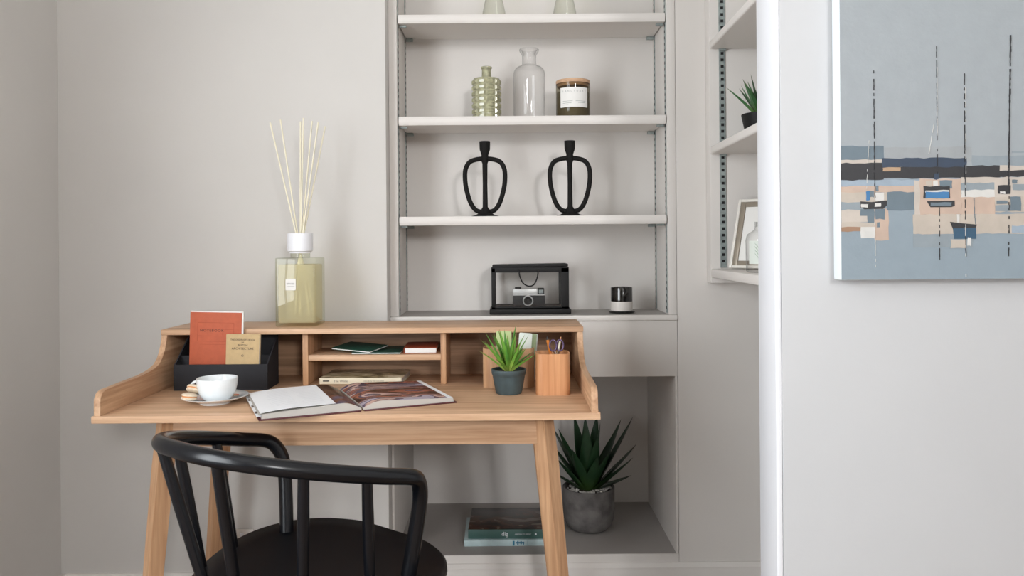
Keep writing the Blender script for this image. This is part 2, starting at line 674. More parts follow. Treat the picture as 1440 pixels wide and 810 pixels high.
# ------------------------------------------------------------------ shelf unit on the right, side on to the camera
su = thing('wall_shelf_unit', 'pale shelf unit seen end-on above the corner, beside the partition', 'shelf unit', (0.597, YR, 0.985), R(-1.1))
UD = 0.72   # length towards the camera
box('end_panel', M['joinery'], su, 0.0, 0.235, -0.056, -0.001, 0.0, 1.50, 0.0015)
box('back_panel', M['joinery'], su, 0.225, 0.240, -UD, -0.056, 0.0, 1.50, 0)
box('near_panel', M['joinery'], su, 0.0, 0.235, -UD - 0.018, -UD, 0.0, 1.50, 0.001)
box('bottom_board', M['shelfpaint'], su, -0.002, 0.225, -UD, -0.057, 0.016, 0.041, 0.004)
box('top_board', M['shelfpaint'], su, 0.0, 0.225, -UD, -0.057, 1.47, 1.50, 0.002)


def side_rail(x):
    b_ = nb()
    add_box(b_, x - 0.009, x + 0.009, -0.0590, -0.0562, 0.045, 1.46)
    o = obj('shelf_rail', b_, M['steel'], su)
    s_ = nb()
    z = 0.06
    while z < 1.45:
        add_box(s_, x - 0.0042, x + 0.0042, -0.0598, -0.0591, z, z + 0.008)
        z += 0.019
    obj('slots', s_, M['slot'], o)


side_rail(0.036)
for zt, lab in ((1.384, 'shelf of the right-hand unit, carrying the dark potted plant'), (1.692, 'uppermost visible shelf of the right-hand unit, empty')):
    r = thing('shelf_board', lab, 'shelf', (0.597, YR, zt - 0.023), R(-1.1), 'right-hand unit shelves')
    box('board', M['shelfpaint'], r, -0.002, 0.222, -UD + 0.004, -0.062, 0.0, 0.023, 0.005, 3)
    box('bracket', M['steel'], r, 0.026, 0.046, -0.068, -0.0602, -0.006, 0.0, 0.001)

# ------------------------------------------------------------------ desk
DX, DY = -0.354, 1.9625
dk = thing('writing_desk', 'light oak writing desk with raised pigeonhole top and splayed legs', 'desk', (DX, DY, 0))
HWD, HD = 0.5525, 0.2675
ZT = 0.736
box('desktop', M['oak_x'], dk, -HWD, HWD, -HD, HD, ZT - 0.016, ZT, 0.002)
prof = [(-HD + 0.002, ZT)]
prof += [(-HD + 0.002, 0.765), (-HD + 0.004, 0.775), (-HD + 0.012, 0.785), (-HD + 0.026, 0.7895)]
prof += [(1.82 - DY, 0.7915), (1.89 - DY, 0.7925), (1.93 - DY, 0.795), (1.96 - DY, 0.799), (1.985 - DY, 0.806), (2.003 - DY, 0.818), (2.017 - DY, 0.835), (2.027 - DY, 0.856), (2.032 - DY, 0.8735)]
prof += [(HD, 0.8735), (HD, ZT)]
for s in (-1, 1):
    a, b = s * (HWD - 0.005), s * (HWD - 0.020)
    obj('side_panel', add_prism(nb(), prof, 'x', min(a, b), max(a, b), 0.0015), M['oak_y'], dk, 35)
HF = 2.030 - DY
box('hutch_top', M['oak_x'], dk, -HWD + 0.004, HWD - 0.004, HF, HD, 0.8735, 0.888, 0.0015)
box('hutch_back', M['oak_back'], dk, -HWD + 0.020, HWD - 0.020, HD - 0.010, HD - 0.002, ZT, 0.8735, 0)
for x in (-0.182, 0.182):
    box('divider', M['oak_z'], dk, x - 0.0073, x + 0.0073, 2.062 - DY, HD - 0.010, ZT, 0.8735, 0.001)
box('pigeonhole_shelf', M['oak_x'], dk, -0.1747, 0.1747, 2.064 - DY, HD - 0.010, 0.799, 0.814, 0.001)
LYF, LYB = 1.80 - DY, 2.17 - DY


def leg_bm(sx, y0, y1):
    b_ = nb()
    rings = []
    for z, x, y, d in ((0.0, sx * 0.494, y1, 0.022), (0.60, sx * (0.494 - .0875 * .60), y1 + (y0 - y1) * .6 / .72, 0.0262), (0.72, sx * 0.4295, y0, 0.0262)):
        rings.append([b_.verts.new((x + d * c, y + d * s_, z)) for c, s_ in ((1, 0), (0, 1), (-1, 0), (0, -1))])
    for a, b in zip(rings, rings[1:]):
        for i in range(4):
            b_.faces.new([a[i], a[(i + 1) % 4], b[(i + 1) % 4], b[i]])
    b_.faces.new(rings[0][::-1])
    b_.faces.new(rings[-1])
    es = [e for e in b_.edges if abs(e.verts[0].co.z - e.verts[1].co.z) > 0.05]
    bmesh.ops.bevel(b_, geom=es, offset=0.003, segments=2, affect='EDGES')
    return b_


for sx in (-1, 1):
    obj('leg', leg_bm(sx, LYF, LYF - 0.02), M['oak_z'], dk, 30)
    obj('leg', leg_bm(sx, LYB, LYB + 0.02), M['oak_z'], dk, 30)
box('apron', M['oak_x'], dk, -0.418, 0.418, LYF - 0.010, LYF + 0.010, 0.645, ZT - 0.016, 0.002)
box('apron', M['oak_x'], dk, -0.418, 0.418, LYB - 0.010, LYB + 0.010, 0.645, ZT - 0.016, 0.002)
for sx in (-1, 1):
    box('side_apron', M['oak_y'], dk, sx * 0.428 - 0.009, sx * 0.428 + 0.009, LYF + 0.024, LYB - 0.024, 0.645, ZT - 0.016, 0.002)

# ------------------------------------------------------------------ chair
ch = thing('armchair', 'black wooden hoop-backed armchair with spindles, pulled up to the desk', 'chair', (-0.3446, 1.6137, 0), math.atan2(-0.6158, 0.7879))
SZ = 0.474
half = [(0.0, 0.150), (0.09, 0.148), (0.145, 0.132), (0.195, 0.102), (0.235, 0.055), (0.253, -0.01), (0.246, -0.076), (0.224, -0.134), (0.190, -0.194), (0.144, -0.254), (0.08, -0.305), (0.0, -0.325)]
outl = half + [(-x, y) for x, y in half[-2:0:-1]]
outs = [(p.x, p.y) for p in smooth_path([(x, y, 0) for x, y in outl + [outl[0]]], 4)][:-1]
bm = nb()
lv = []
for z, inset in ((SZ - 0.036, 0.030), (SZ - 0.028, 0.010), (SZ - 0.016, 0.0), (SZ - 0.006, 0.001), (SZ, 0.008), (SZ - 0.003, 0.05), (SZ - 0.008, 0.12)):
    c = Vector((0, -0.085))
    ring = []
    for x, y in outs:
        v = Vector((x, y)) - c
        k = max(0.05, (v.length - inset) / v.length)
        ring.append(bm.verts.new((c.x + v.x * k, c.y + v.y * k, z)))
    lv.append(ring)
for a, b in zip(lv, lv[1:]):
    for i in range(len(a)):
        j = (i + 1) % len(a)
        bm.faces.new([a[i], a[j], b[j], b[i]])
bm.faces.new(lv[0][::-1])
bm.faces.new(lv[-1])
obj('seat', bm, M['seatblack'], ch, 60)
Wh, Dh, dzh, b0h, z0h, exh = 0.228, 0.3395, 0.087, -0.0174, 0.6687, 0.853


def hoop(i):
    t = PI * i / 60
    ct, st = math.cos(t), math.sin(t)
    a = Wh * math.copysign(abs(ct) ** exh, ct)
    b = b0h - Dh * max(st, 0) ** exh
    return Vector((a, b, z0h + dzh * (b0h - b) / Dh))


endp = [(0.190, 0.000, SZ - 0.004), (0.199, 0.006, 0.53), (0.209, 0.010, 0.595), (0.215, 0.008, 0.630), (0.2235, -0.006, 0.6585), (0.2300, -0.030, 0.6725)]
path = [Vector(p) for p in endp] + [hoop(i) for i in range(3, 58, 2)] + [Vector((-x, y, z)) for x, y, z in endp[::-1]]
path = smooth_path(path, 4)
tube('arm_hoop', M['black'], ch, path, 0.0150, 16)
for i, bx_, by_ in ((5.3, 0.184, -0.092), (12.5, 0.140, -0.208), (23.5, 0.050, -0.276), (36.5, -0.050, -0.276), (45.6, -0.160, -0.220), (53.3, -0.204, -0.122)):
    top = hoop(i)
    bot = Vector((bx_, by_, SZ - 0.006))
    pts = [bot + (top - bot) * k for k in (0, .3, .6, 1)]
    tube('spindle', M['black'], ch, pts, [0.0095, 0.0105, 0.0108, 0.0098], 12)
for sx in (-1, 1):
    for (x0, y0, x1, y1) in ((0.16, 0.06, 0.215, 0.115), (0.13, -0.21, 0.185, -0.29)):
        tube('leg', M['black'], ch, [(sx * x1, y1, 0), (sx * (x0 * .6 + x1 * .4), y0 * .6 + y1 * .4, .26), (sx * x0, y0, SZ - 0.02)], [0.013, 0.018, 0.017], 14)

# ------------------------------------------------------------------ painting on the partition
pt = thing('painting', 'unframed canvas of boats and masts on blue-grey water, hung on the partition', 'painting', (0.602, 1.448, 1.0325))
CW, CHT, CDP = 0.62, 0.80, 0.036
M['canvas'] = mat('canvas_side', (226, 232, 236), 0.7, bump=0.15, bscale=500)
box('canvas', M['canvas'], pt, 0, CW, -CDP, -0.002, 0, CHT, 0.002)
pc = dict(sky=(147, 153, 157), water=(130, 143, 152), slate=(97, 112, 122), lgrey=(147, 151, 153), mgrey=(133, 143, 149), cream=(186, 176, 166), black=(32, 32, 36),
          navy=(40, 56, 77), ochre=(171, 142, 113), paleblue=(144, 158, 171), tan=(185, 162, 146), sand=(180, 169, 157), brown=(151, 117, 92), blue=(54, 112, 160),
          teal=(41, 76, 101), white=(202, 200, 196))
order = list(pc)
pm = []
for k in order:
    pm.append(mat('paint_' + k, pc[k], 0.5, var=0.02 if k in ('sky', 'water') else 0.05, vscale=30, bump=0.2, bscale=130))
U = 0.000364
bm = nb()
lay = [0]


def stroke(x0, y0, x1, y1, c, jag=3.0):
    """A slab of paint, irregular edges, lying on the ones before it."""
    lay[0] += 1
    pts = []
    nx = max(2, int(abs(x1 - x0) / 28))
    ny = max(2, int(abs(y1 - y0) / 28))
    j = lambda: random.uniform(-jag, jag)
    for i in range(nx):
        pts.append((x0 + (x1 - x0) * i / nx, y0 + j()))
    for i in range(ny):
        pts.append((x1 + j(), y0 + (y1 - y0) * i / ny))
    for i in range(nx):
        pts.append((x1 + (x0 - x1) * i / nx, y1 + j()))
    for i in range(ny):
        pts.append((x0 + j(), y1 + (y0 - y1) * i / ny))
    poly(pts, c)


def poly(pts, c):
    lay[0] += 0
    q = [(min(max((x - 49) * U, 0.0005), CW - 0.0005), min(max((752 - y) * U, 0.0005), CHT - 0.0005)) for x, y in pts]
    d = CDP + 0.00010 + lay[0] * 0.000018
    add_prism(bm, q, 'y', -d, -CDP + 0.001, mi=order.index(c))


XE = 1760
stroke(49, -1460, XE, 300, 'sky', 0)
stroke(49, 250, XE, 752, 'water', 0)
stroke(49, 88, 265, 165, 'slate')
stroke(265, 97, 700, 170, 'lgrey')
stroke(700, 140, XE, 195, 'mgrey')
stroke(49, 155, 260, 178, 'cream')
stroke(45, 172, 262, 258, 'black')
stroke(255, 190, 840, 250, 'black')
stroke(838, 190, XE, 217, 'cream')
stroke(838, 214, 1300, 246, 'black')
stroke(255, 150, 672, 195, 'navy')
stroke(258, 195, 345, 214, 'ochre', 2)
stroke(49, 258, 440, 290, 'paleblue')
stroke(49, 286, 416, 320, 'tan')
stroke(49, 318, 280, 370, 'sand')
stroke(49, 366, 152, 406, 'mgrey')
stroke(49, 404, 216, 466, 'cream')
stroke(49, 464, 216, 494, 'sand')
stroke(214, 400, 285, 556, 'tan')
stroke(49, 490, 145, 511, 'brown')
stroke(146, 490, 213, 545, 'white')
stroke(412, 262, 446, 436, 'cream')
stroke(440, 254, 645, 432, 'tan')
stroke(645, 248, 1500, 278, 'cream')
stroke(645, 275, 830, 312, 'mgrey')
stroke(645, 310, 812, 347, 'white')
stroke(645, 345, 812, 432, 'tan')
stroke(810, 268, XE, 350, 'cream')
stroke(810, 346, XE, 420, 'sand')
stroke(900, 285, XE, 312, 'mgrey')
stroke(405, 430, XE, 527, 'sand')
stroke(895, 488, XE, 525, 'paleblue')
stroke(1050, 330, 1260, 420, 'tan')
stroke(277, 317, 413, 408, 'slate')
stroke(405, 527, 700, 595, 'mgrey')
stroke(900, 120, 1000, 128, 'mgrey', 1)
# boat on the left
stroke(173, 312, 192, 358, 'blue', 2)
stroke(192, 310, 212, 342, 'slate', 2)
stroke(216, 320, 262, 358, 'white', 3)
poly([(145, 362), (200, 366), (278, 358), (276, 384), (258, 400), (165, 402), (146, 392)], 'black')
lay[0] += 1
stroke(148, 376, 182, 392, 'white', 3)
stroke(216, 370, 246, 390, 'white', 3)
stroke(146, 400, 214, 434, 'slate', 4)
stroke(178, 430, 212, 468, 'slate', 3)
stroke(218, 400, 264, 452, 'slate', 5)
stroke(222, 286, 236, 312, 'slate', 2)
stroke(226, 466, 240, 492, 'slate', 2)
# boat with the blue cabin
stroke(470, 262, 500, 298, 'sand', 2)
stroke(506, 262, 530, 298, 'white', 2)
stroke(538, 262, 600, 304, 'slate', 3)
stroke(458, 290, 590, 350, 'black', 2)
stroke(468, 310, 584, 326, 'white', 2)
stroke(468, 318, 585, 350, 'blue', 2)
poly([(474, 364), (612, 362), (612, 388), (596, 394), (492, 394)], 'black')
lay[0] += 1
stroke(492, 371, 596, 389, 'slate', 2)
stroke(510, 225, 534, 256, 'navy', 3)
# boat with the dark hull
poly([(588, 467), (640, 474), (722, 482), (712, 502), (602, 502)], 'black')
lay[0] += 1
poly([(602, 500), (717, 498), (717, 552), (608, 552)], 'teal')
lay[0] += 1
stroke(590, 555, 664, 598, 'sand', 4)
stroke(675, 545, 690, 586, 'white', 3)
stroke(622, 430, 634, 470, 'white', 2)
# boat at the right
stroke(828, 288, 888, 330, 'black', 3)
stroke(836, 318, 862, 330, 'white', 2)
stroke(888, 345, 940, 415, 'slate', 3)
stroke(813, 386, 886, 416, 'mgrey', 2)
stroke(820, 365, 873, 380, 'slate', 2)
stroke(898, 262, 922, 280, 'slate', 2)


def mast(x0, y0, x1, y1, wd, c, gaps=0.0):
    n = max(2, int((y1 - y0) / 14))
    for i in range(n):
        if random.random() < gaps:
            continue
        a, b = i / n, (i + 1) / n
        ww = wd * random.uniform(0.35, 0.9)
        jx = random.uniform(-1, 1) * 0.8
        xa, xb = x0 + (x1 - x0) * a + jx, x0 + (x1 - x0) * b + jx
        poly([(xa - ww, y0 + (y1 - y0) * a), (xa + ww, y0 + (y1 - y0) * a), (xb + ww, y0 + (y1 - y0) * b), (xb - ww, y0 + (y1 - y0) * b)], c)
    lay[0] += 1


mast(216, -286, 217, 360, 2.4, 'black', 0.12)
mast(190, 60, 176, 300, 1.3, 'white', 0.3)
mast(215, 466, 218, 690, 1.6, 'white', 0.2)
mast(528, -405, 528, 260, 1.8, 'black', 0.4)
mast(512, -20, 486, 130, 1.5, 'white', 0.1)
mast(530, -300, 528, 40, 1.2, 'white', 0.3)
mast(536, 395, 536, 655, 2.0, 'black', 0.35)
mast(665, -268, 664, 470, 2.4, 'black', 0.15)
mast(669, -200, 668, 300, 1.5, 'white', 0.3)
mast(663, 480, 666, 655, 2.4, 'black', 0.2)
mast(663, 480, 666, 740, 1.6, 'white', 0.5)
mast(707, 350, 713, 480, 1.6, 'slate', 0.1)
mast(896, -456, 880, 300, 4.2, 'black', 0.08)
mast(882, 300, 878, 640, 3.0, 'black', 0.35)
mast(1180, -520, 1176, 380, 2.6, 'black', 0.15)
mast(1420, -320, 1420, 360, 2.4, 'black', 0.15)
po = obj('painted_picture', bm, pm, pt)

# ------------------------------------------------------------------ reed diffuser on the hutch
def cloudy_oil(name, tint, col, k):
    m = bpy.data.materials.new(name)
    m.use_nodes = True
    nt = m.node_tree
    nt.nodes.clear()
    out = nt.nodes.new('ShaderNodeOutputMaterial')
    a = nt.nodes.new('ShaderNodeBsdfTransparent')
    a.inputs['Color'].default_value = rgba(tint)
    b = nt.nodes.new('ShaderNodeBsdfDiffuse')
    b.inputs['Color'].default_value = rgba(col)
    c = nt.nodes.new('ShaderNodeBsdfTranslucent')
    c.inputs['Color'].default_value = rgba(col)
    m1 = nt.nodes.new('ShaderNodeMixShader')
    m1.inputs[0].default_value = 0.4
    nt.links.new(b.outputs[0], m1.inputs[1])
    nt.links.new(c.outputs[0], m1.inputs[2])
    m2 = nt.nodes.new('ShaderNodeMixShader')
    m2.inputs[0].default_value = k
    nt.links.new(a.outputs[0], m2.inputs[1])
    nt.links.new(m1.outputs[0], m2.inputs[2])
    nt.links.new(m2.outputs[0], out.inputs['Surface'])
    return m


M['oil'] = cloudy_oil('pale_oil', (253, 250, 238), (240, 231, 204), 0.42)
M['glass'] = thin_glass('clear_glass', (255, 255, 255), (120, 122, 120))
M['glass_pane'] = thin_glass('glass_pane', (255, 255, 255), (205, 210, 208))
M['reed'] = mat('cream_reed', (238, 231, 208), 0.7)
M['glassblock'] = thin_glass('bottle_glass', (250, 251, 244), (206, 210, 190))
M['collar'] = mat('white_collar', (236, 236, 240), 0.4)
df = thing('reed_diffuser', 'square glass reed diffuser of pale yellow oil standing on the desk hutch', 'diffuser', (-0.566, 2.134, 0.888))
dw, dd, dh = 0.0545, 0.0525, 0.183
bm = nb()
add_prism(bm, rrect(-dw, dw, -dd, dd, 0.006), 'z', 0.0, dh, 0.003)
obj('bottle', bm, M['glassblock'], df, 35)
bm = nb()
add_prism(bm, rrect(-dw + .005, dw - .005, -dd + .005, dd - .005, 0.008), 'z', 0.009, dh - 0.018, 0.003)
obj('oil', bm, M['oil'], df, 35)
lathe('neck', M['glassblock'], df, [(0.0, dh), (0.026, dh), (0.026, dh + .012), (0.024, dh + .016), (0, dh + .016)])
lathe('collar', M['collar'], df, [(0.0, dh + .012), (0.028, dh + .012), (0.0285, dh + .016), (0.034, dh + .018), (0.0342, dh + .064), (0.033, dh + .066), (0.016, dh + .066), (0.016, dh + .058), (0, dh + .058)])
for tx, ty, tz in ((-0.0795, .0, 1.440), (-0.060, .03, 1.452), (-0.002, .02, 1.4455), (0.014, -.01, 1.450), (0.031, .015, 1.4455), (0.055, -.015, 1.437), (0.068, .01, 1.430)):
    top = Vector((tx, ty, tz - 0.888))
    piv = Vector((tx * 0.10, ty * 0.10, dh + 0.05))
    bot = piv + (piv - top) * 0.62
    bot.z = max(bot.z, 0.012)
    tube('reed', M['reed'], df, [bot, piv, top], 0.0022, 8)
lb_ = box('label', M['paper'], df, -0.026, 0.001, -dd - 0.0006, -dd + 0.0001, 0.097, 0.127, 0)
text('label_print', 'SPACES', 0.0062, M['ink'], lb_, (-0.0125, -dd - 0.0007, 0.114), extrude=0.0001)
text('label_print', 'HOME FRAGRANCE', 0.0022, M['ink'], lb_, (-0.0125, -dd - 0.0007, 0.107), extrude=0.0001)

# ------------------------------------------------------------------ letter tray with two books
tr = thing('letter_tray', 'charcoal desk organiser with sloping sides in the left pigeonhole', 'organiser', (-0.734, 1.992, ZT + 0.0003))
tw, td, th0, th1, tk = 0.1195, 0.098, 0.066, 0.130, 0.0035
box('base', M['tray'], tr, -tw, tw, 0, td, 0, 0.004, 0.0008)
box('front', M['tray'], tr, -tw, tw, 0, tk, 0.004, th0, 0.0008)
box('back', M['tray'], tr, -tw, tw, td - tk, td, 0.004, th1, 0.0008)
box('partition', M['tray'], tr, -tw + tk, tw - tk, 0.040, 0.043, 0.004, 0.084, 0.0006)
for s in (-1, 1):
    a, b = s * tw, s * (tw - tk)
    obj('side', add_prism(nb(), [(tk, 0.004), (td - tk, 0.004), (td - tk, th1), (tk, th0)], 'x', min(a, b), max(a, b), 0.0006), M['tray'], tr)
M['rust'] = mat('rust_cover', (188, 92, 60), 0.65, var=0.05, vscale=60)
M['rustline'] = mat('rust_print', (158, 70, 42), 0.7)
nbk = thing('notebook', 'rust-orange notebook standing upright in the charcoal organiser', 'notebook', (-0.7585, 2.0170, ZT + 0.0060))
nbk.rotation_euler = (R(-0.5), R(1.5), 0)
NW, NH = 0.0665, 0.191
box('cover', M['rust'], nbk, -NW, NW, -0.0012, 0.0, 0, NH, 0.0005)
box('pages', M['paper'], nbk, -NW + 0.001, NW + 0.004, 0.0002, 0.006, 0.001, NH + 0.003, 0.0008)
cv = box('back_cover', M['rust'], nbk, -NW, NW, 0.0062, 0.0074, 0, NH, 0.0005)
text('cover_print', 'NOTEBOOK', 0.0095, M['ink'], nbk, (-0.010, -0.0014, NH - 0.047), extrude=0.0001, spacing=1.25)
fr = nb()
for x0, x1, z0, z1 in ((-.047, .047, .116, .1168), (-.047, .047, .164, .1648), (-.047, -.0462, .116, .1648), (.0462, .047, .116, .1648), (-.047, .047, .130, .1306), (.018, .0186, .130, .164), (.018, .047, .147, .1476), (-.04, .04, .108, .1086)):
    add_box(fr, x0, x1, -0.0014, -0.0011, z0, z1)
obj('cover_frame', fr, M['rustline'], nbk)
M['kraft'] = mat('kraft_cover', (196, 168, 124), 0.7, var=0.04, vscale=80)
sb = thing('small_book', 'small buff book titled British Architecture leaning in the charcoal organiser', 'book', (-0.682, 1.9985, ZT + 0.0055))
sb.rotation_euler = (R(-1.5), R(1.2), 0)
box('cover', M['kraft'], sb, -0.0425, 0.0425, -0.0012, 0.0, 0, 0.136, 0.0005)
box('pages', M['paper'], sb, -0.0420, 0.0415, 0.0001, 0.010, 0.001, 0.135, 0.0004)
box('back_cover', M['kraft'], sb, -0.0425, 0.0425, 0.0102, 0.0114, 0, 0.136, 0.0005)
for k, (t, sz, zz) in enumerate((("THE OBSERVER'S BOOK", 0.0060, 0.122), ('OF', 0.0052, 0.1152), ('BRITISH', 0.0075, 0.108), ('ARCHITECTURE', 0.0078, 0.0995), ('o', 0.012, 0.083))):
    text('cover_print', t, sz, M['ink'], sb, (0, -0.0014, zz), extrude=0.0001)

# ------------------------------------------------------------------ cup, saucer, biscuits, spoon
SX, SY = -0.688, 1.832
sc_ = obj('saucer', add_lathe(nb(), [(0, 0.002), (0.030, 0.002), (0.031, 0.0), (0.034, 0.0), (0.035, 0.003), (0.055, 0.010), (0.074, 0.0165), (0.0755, 0.018), (0.074, 0.0185), (0.054, 0.0125), (0.036, 0.006), (0.030, 0.005), (0, 0.005)], 48), M['china'], None, 50, (SX, SY, ZT + 0.0003))
tag(sc_, 'white china saucer on the left of the desktop', 'saucer')
cup = thing('teacup', 'white china teacup standing on its saucer', 'cup', (SX + 0.008, SY - 0.008, ZT + 0.0052), R(-28))
lathe('bowl', M['china'], cup, [(0, 0.003), (0.022, 0.003), (0.0225, 0.0), (0.025, 0.0), (0.026, 0.004), (0.035, 0.012), (0.0415, 0.024), (0.0448, 0.038), (0.0462, 0.055), (0.0455, 0.0557), (0.0445, 0.055), (0.043, 0.038), (0.0395, 0.025), (0.033, 0.014), (0.022, 0.0075), (0, 0.0065)], 48, 60)
hp = smooth_path([(-0.041, -0.012, 0.043), (-0.052, -0.017, 0.045), (-0.061, -0.021, 0.038), (-0.061, -0.021, 0.027), (-0.052, -0.017, 0.018), (-0.037, -0.011, 0.0155)], 6)
tube('handle', M['china'], cup, hp, 0.0042, 10, flat=0.8)
M['macaron'] = mat('biscuit_shell', (226, 208, 184), 0.75, var=0.06, vscale=120, bump=0.3, bscale=300)
M['filling'] = mat('biscuit_filling', (206, 140, 84), 0.6)


def macaron(label, x, y, z, rx, ry):
    r = thing('macaron', label, 'biscuit', (x, y, z), 0.3, 'biscuits on the saucer')
    r.rotation_euler = (rx, ry, 0.3)
    sh = [(0, 0), (0.012, 0.0005), (0.0165, 0.003), (0.0175, 0.0062), (0.0165, 0.0072), (0, 0.0072)]
    lathe('bottom_shell', M['macaron'], r, sh, 28)
    lathe('filling', M['filling'], r, [(0, 0.0070), (0.0160, 0.0070), (0.0164, 0.0085), (0.0160, 0.0100), (0, 0.0100)], 28)
    lathe('top_shell', M['macaron'], r, [(0, 0.0098), (0.0165, 0.0098), (0.0175, 0.0108), (0.0165, 0.0140), (0.012, 0.0165), (0, 0.017)], 28)
    return r


macaron('lower cream sandwich biscuit on the saucer', SX - 0.047, SY - 0.036, ZT + 0.0135, R(-6), R(8))
macaron('upper cream sandwich biscuit leaning against the teacup', SX - 0.043, SY - 0.022, ZT + 0.0290, R(-24), R(18))
M['silver'] = mat('polished_silver', (205, 200, 196), 0.2, metal=1.0)
sp = thing('teaspoon', 'silver teaspoon resting on the saucer behind the cup', 'spoon', (SX + 0.044, SY + 0.006, ZT + 0.0142), R(128))
bm = nb()
add_lathe(bm, [(0, -0.003), (0.006, -0.0022), (0.010, 0.0), (0.0102, 0.0006), (0.006, -0.0014), (0, -0.0022)], 20)
for v in bm.verts:
    v.co.x *= 1.6
obj('bowl', bm, M['silver'], sp, 60, (0, 0, 0.003))
tube('handle', M['silver'], sp, [(0.014, 0, 0.003), (0.03, 0, 0.006), (0.06, 0, 0.010), (0.075, 0, 0.0125)], [0.0018, 0.0016, 0.002, 0.003], 8, flat=0.5)

# ------------------------------------------------------------------ open book on the desktop
ob = thing('open_book', 'large illustrated book lying open over the front of the desktop', 'book', (-0.3240, 1.728, ZT + 0.0004), R(23.6))
PWD, PHT = 0.212, 0.252
M['bookcover'] = mat('wine_cover', (86, 38, 42), 0.5)
M['photo_r'] = photo_print('photo_page_right', [(44, 26, 28), (92, 52, 44), (160, 98, 78), (84, 72, 94), (206, 172, 160), (96, 84, 108), (178, 170, 186)], 6.0, 3.3, 0.25, (0.8, 2.0, 1))
M['photo_l'] = photo_print('photo_page_left', [(42, 26, 24), (78, 44, 32), (120, 66, 44), (96, 84, 108)], 9.0, 1.1, 0.25)
M['textpage'] = mat('text_page', (242, 243, 246), 0.6)
M['faint'] = mat('faint_print', (220, 221, 226), 0.7)


def zr(wv):   # height of the right page surface
    t = wv / PWD
    return 0.0055 + 0.0155 * math.sin(min(1, t / 0.24) * PI / 2) * (1 - 0.62 * max(0, (t - 0.12) / 0.88) ** 0.8)


def zl(wv):
    t = wv / PWD
    return 0.0055 + 0.0165 * math.sin(min(1, t / 0.22) * PI / 2) * (1 - 0.58 * max(0, (t - 0.15) / 0.85) ** 0.9)


NS = 18
for s, zf, nm in ((1, zr, 'right'), (-1, zl, 'left')):
    b_ = nb()
    a, c = s * 0.004, s * (PWD + 0.008)
    add_box(b_, min(a, c), max(a, c), -0.006, PHT + 0.006, 0.0, 0.0025, 0.0006)
    obj('cover_board', b_, M['bookcover'], ob, 30)
    prof = [(s * 0.002, 0.0027)] + [(s * (0.002 + (PWD - 0.002) * i / NS), zf(0.002 + (PWD - 0.002) * i / NS)) for i in range(NS + 1)] + [(s * (PWD + 0.002), 0.0027)]
    obj('page_block', add_prism(nb(), prof, 'y', 0, PHT), M['pageblock'], ob, 40)


def page(name, m, s, zf, w0, w1, off, h0=0.001, h1=PHT - 0.001, t=0.0004, lift=0.0):
    def hz(x):
        return zf(x) + off + lift * max(0.0, (x - 0.05) / (PWD - 0.05)) * math.sin(PI * min(1, (x - 0.05) / (PWD - 0.05) * 0.85 + 0.1))
    xs = [w0 + (w1 - w0) * i / NS for i in range(NS + 1)]
    prof_ = [(s * x, hz(x)) for x in xs] + [(s * x, hz(x) + t) for x in xs[::-1]]
    return obj(name, add_prism(nb(), prof_, 'y', h0, h1), m, ob, 40)


page('photo_page', M['photo_r'], 1, zr, 0.003, PWD - 0.012, 0.0002)
page('page_margin', M['textpage'], 1, zr, PWD - 0.0118, PWD, 0.0002)
page('photo_page', M['photo_l'], -1, zl, 0.003, 0.062, 0.0002)
tp = page('text_page', M['textpage'], -1, zl, 0.058, PWD + 0.004, 0.0014, lift=0.006)
M['swatch'] = mat('dark_thumbnail', (92, 80, 74), 0.6)
for k in range(14):
    pass
bm = nb()


def hz_t(x):
    return zl(x) + 0.0014 + 0.006 * max(0.0, (x - 0.05) / (PWD - 0.05)) * math.sin(PI * min(1, (x - 0.05) / (PWD - 0.05) * 0.85 + 0.1)) + 0.0004


for k in range(16):
    hy = 0.045 + k * 0.012
    for x0, x1 in ((0.075, 0.125), (0.135, 0.188)):
        x1 -= random.uniform(0, 0.012)
        xs = [x0 + (x1 - x0) * i / 5 for i in range(6)]
        prof_ = [(-x, hz_t(x) + 0.00002) for x in xs] + [(-x, hz_t(x) + 0.0001) for x in xs[::-1]]
        add_prism(bm, prof_, 'y', hy, hy + 0.0022)
obj('print_lines', bm, M['faint'], tp)
# fanned page edges at the left with small dark thumbnails
page('loose_page', M['textpage'], -1, zl, 0.15, PWD + 0.012, -0.0038, t=0.0008)
page('loose_page', M['pageblock'], -1, zl, 0.15, PWD + 0.007, -0.0016, t=0.0008)
for h0 in (0.03, 0.10, 0.18):
    page('thumbnail', M['swatch'], -1, zl, PWD + 0.0045, PWD + 0.011, -0.0029, h0, h0 + 0.022, 0.0004)

# ------------------------------------------------------------------ books in the pigeonholes
M['creamcover'] = mat('cream_cover', (226, 216, 192), 0.55)
M['creamphoto'] = photo_print('cream_cover_print', [(104, 90, 64), (150, 134, 100), (186, 168, 134), (214, 200, 172)], 12.0, 5.0, 0.35, (1, 2, 1))
M['greytype'] = mat('grey_type', (120, 112, 104), 0.7)
cb = thing('hardback_book', 'cream hardback lying flat in the lower middle pigeonhole', 'book', (-0.392, 2.066, ZT + 0.0003), R(-2.5))
box('back_board', M['creamcover'], cb, -0.1095, 0.1095, 0, 0.143, 0, 0.0022, 0.0006)
box('pages', M['pageblock'], cb, -0.107, 0.107, 0.004, 0.140, 0.0023, 0.0142, 0.0004)
box('spine', M['creamcover'], cb, -0.1095, 0.1095, -0.001, 0.003, 0.0, 0.0165, 0.0012)
box('front_board', M['creamphoto'], cb, -0.1095, 0.1095, 0.003, 0.143, 0.0143, 0.0165, 0.0006)
text('spine_title', 'The White', 0.0085, M['greytype'], cb, (-0.052, -0.0013, 0.0080), extrude=0.0001)
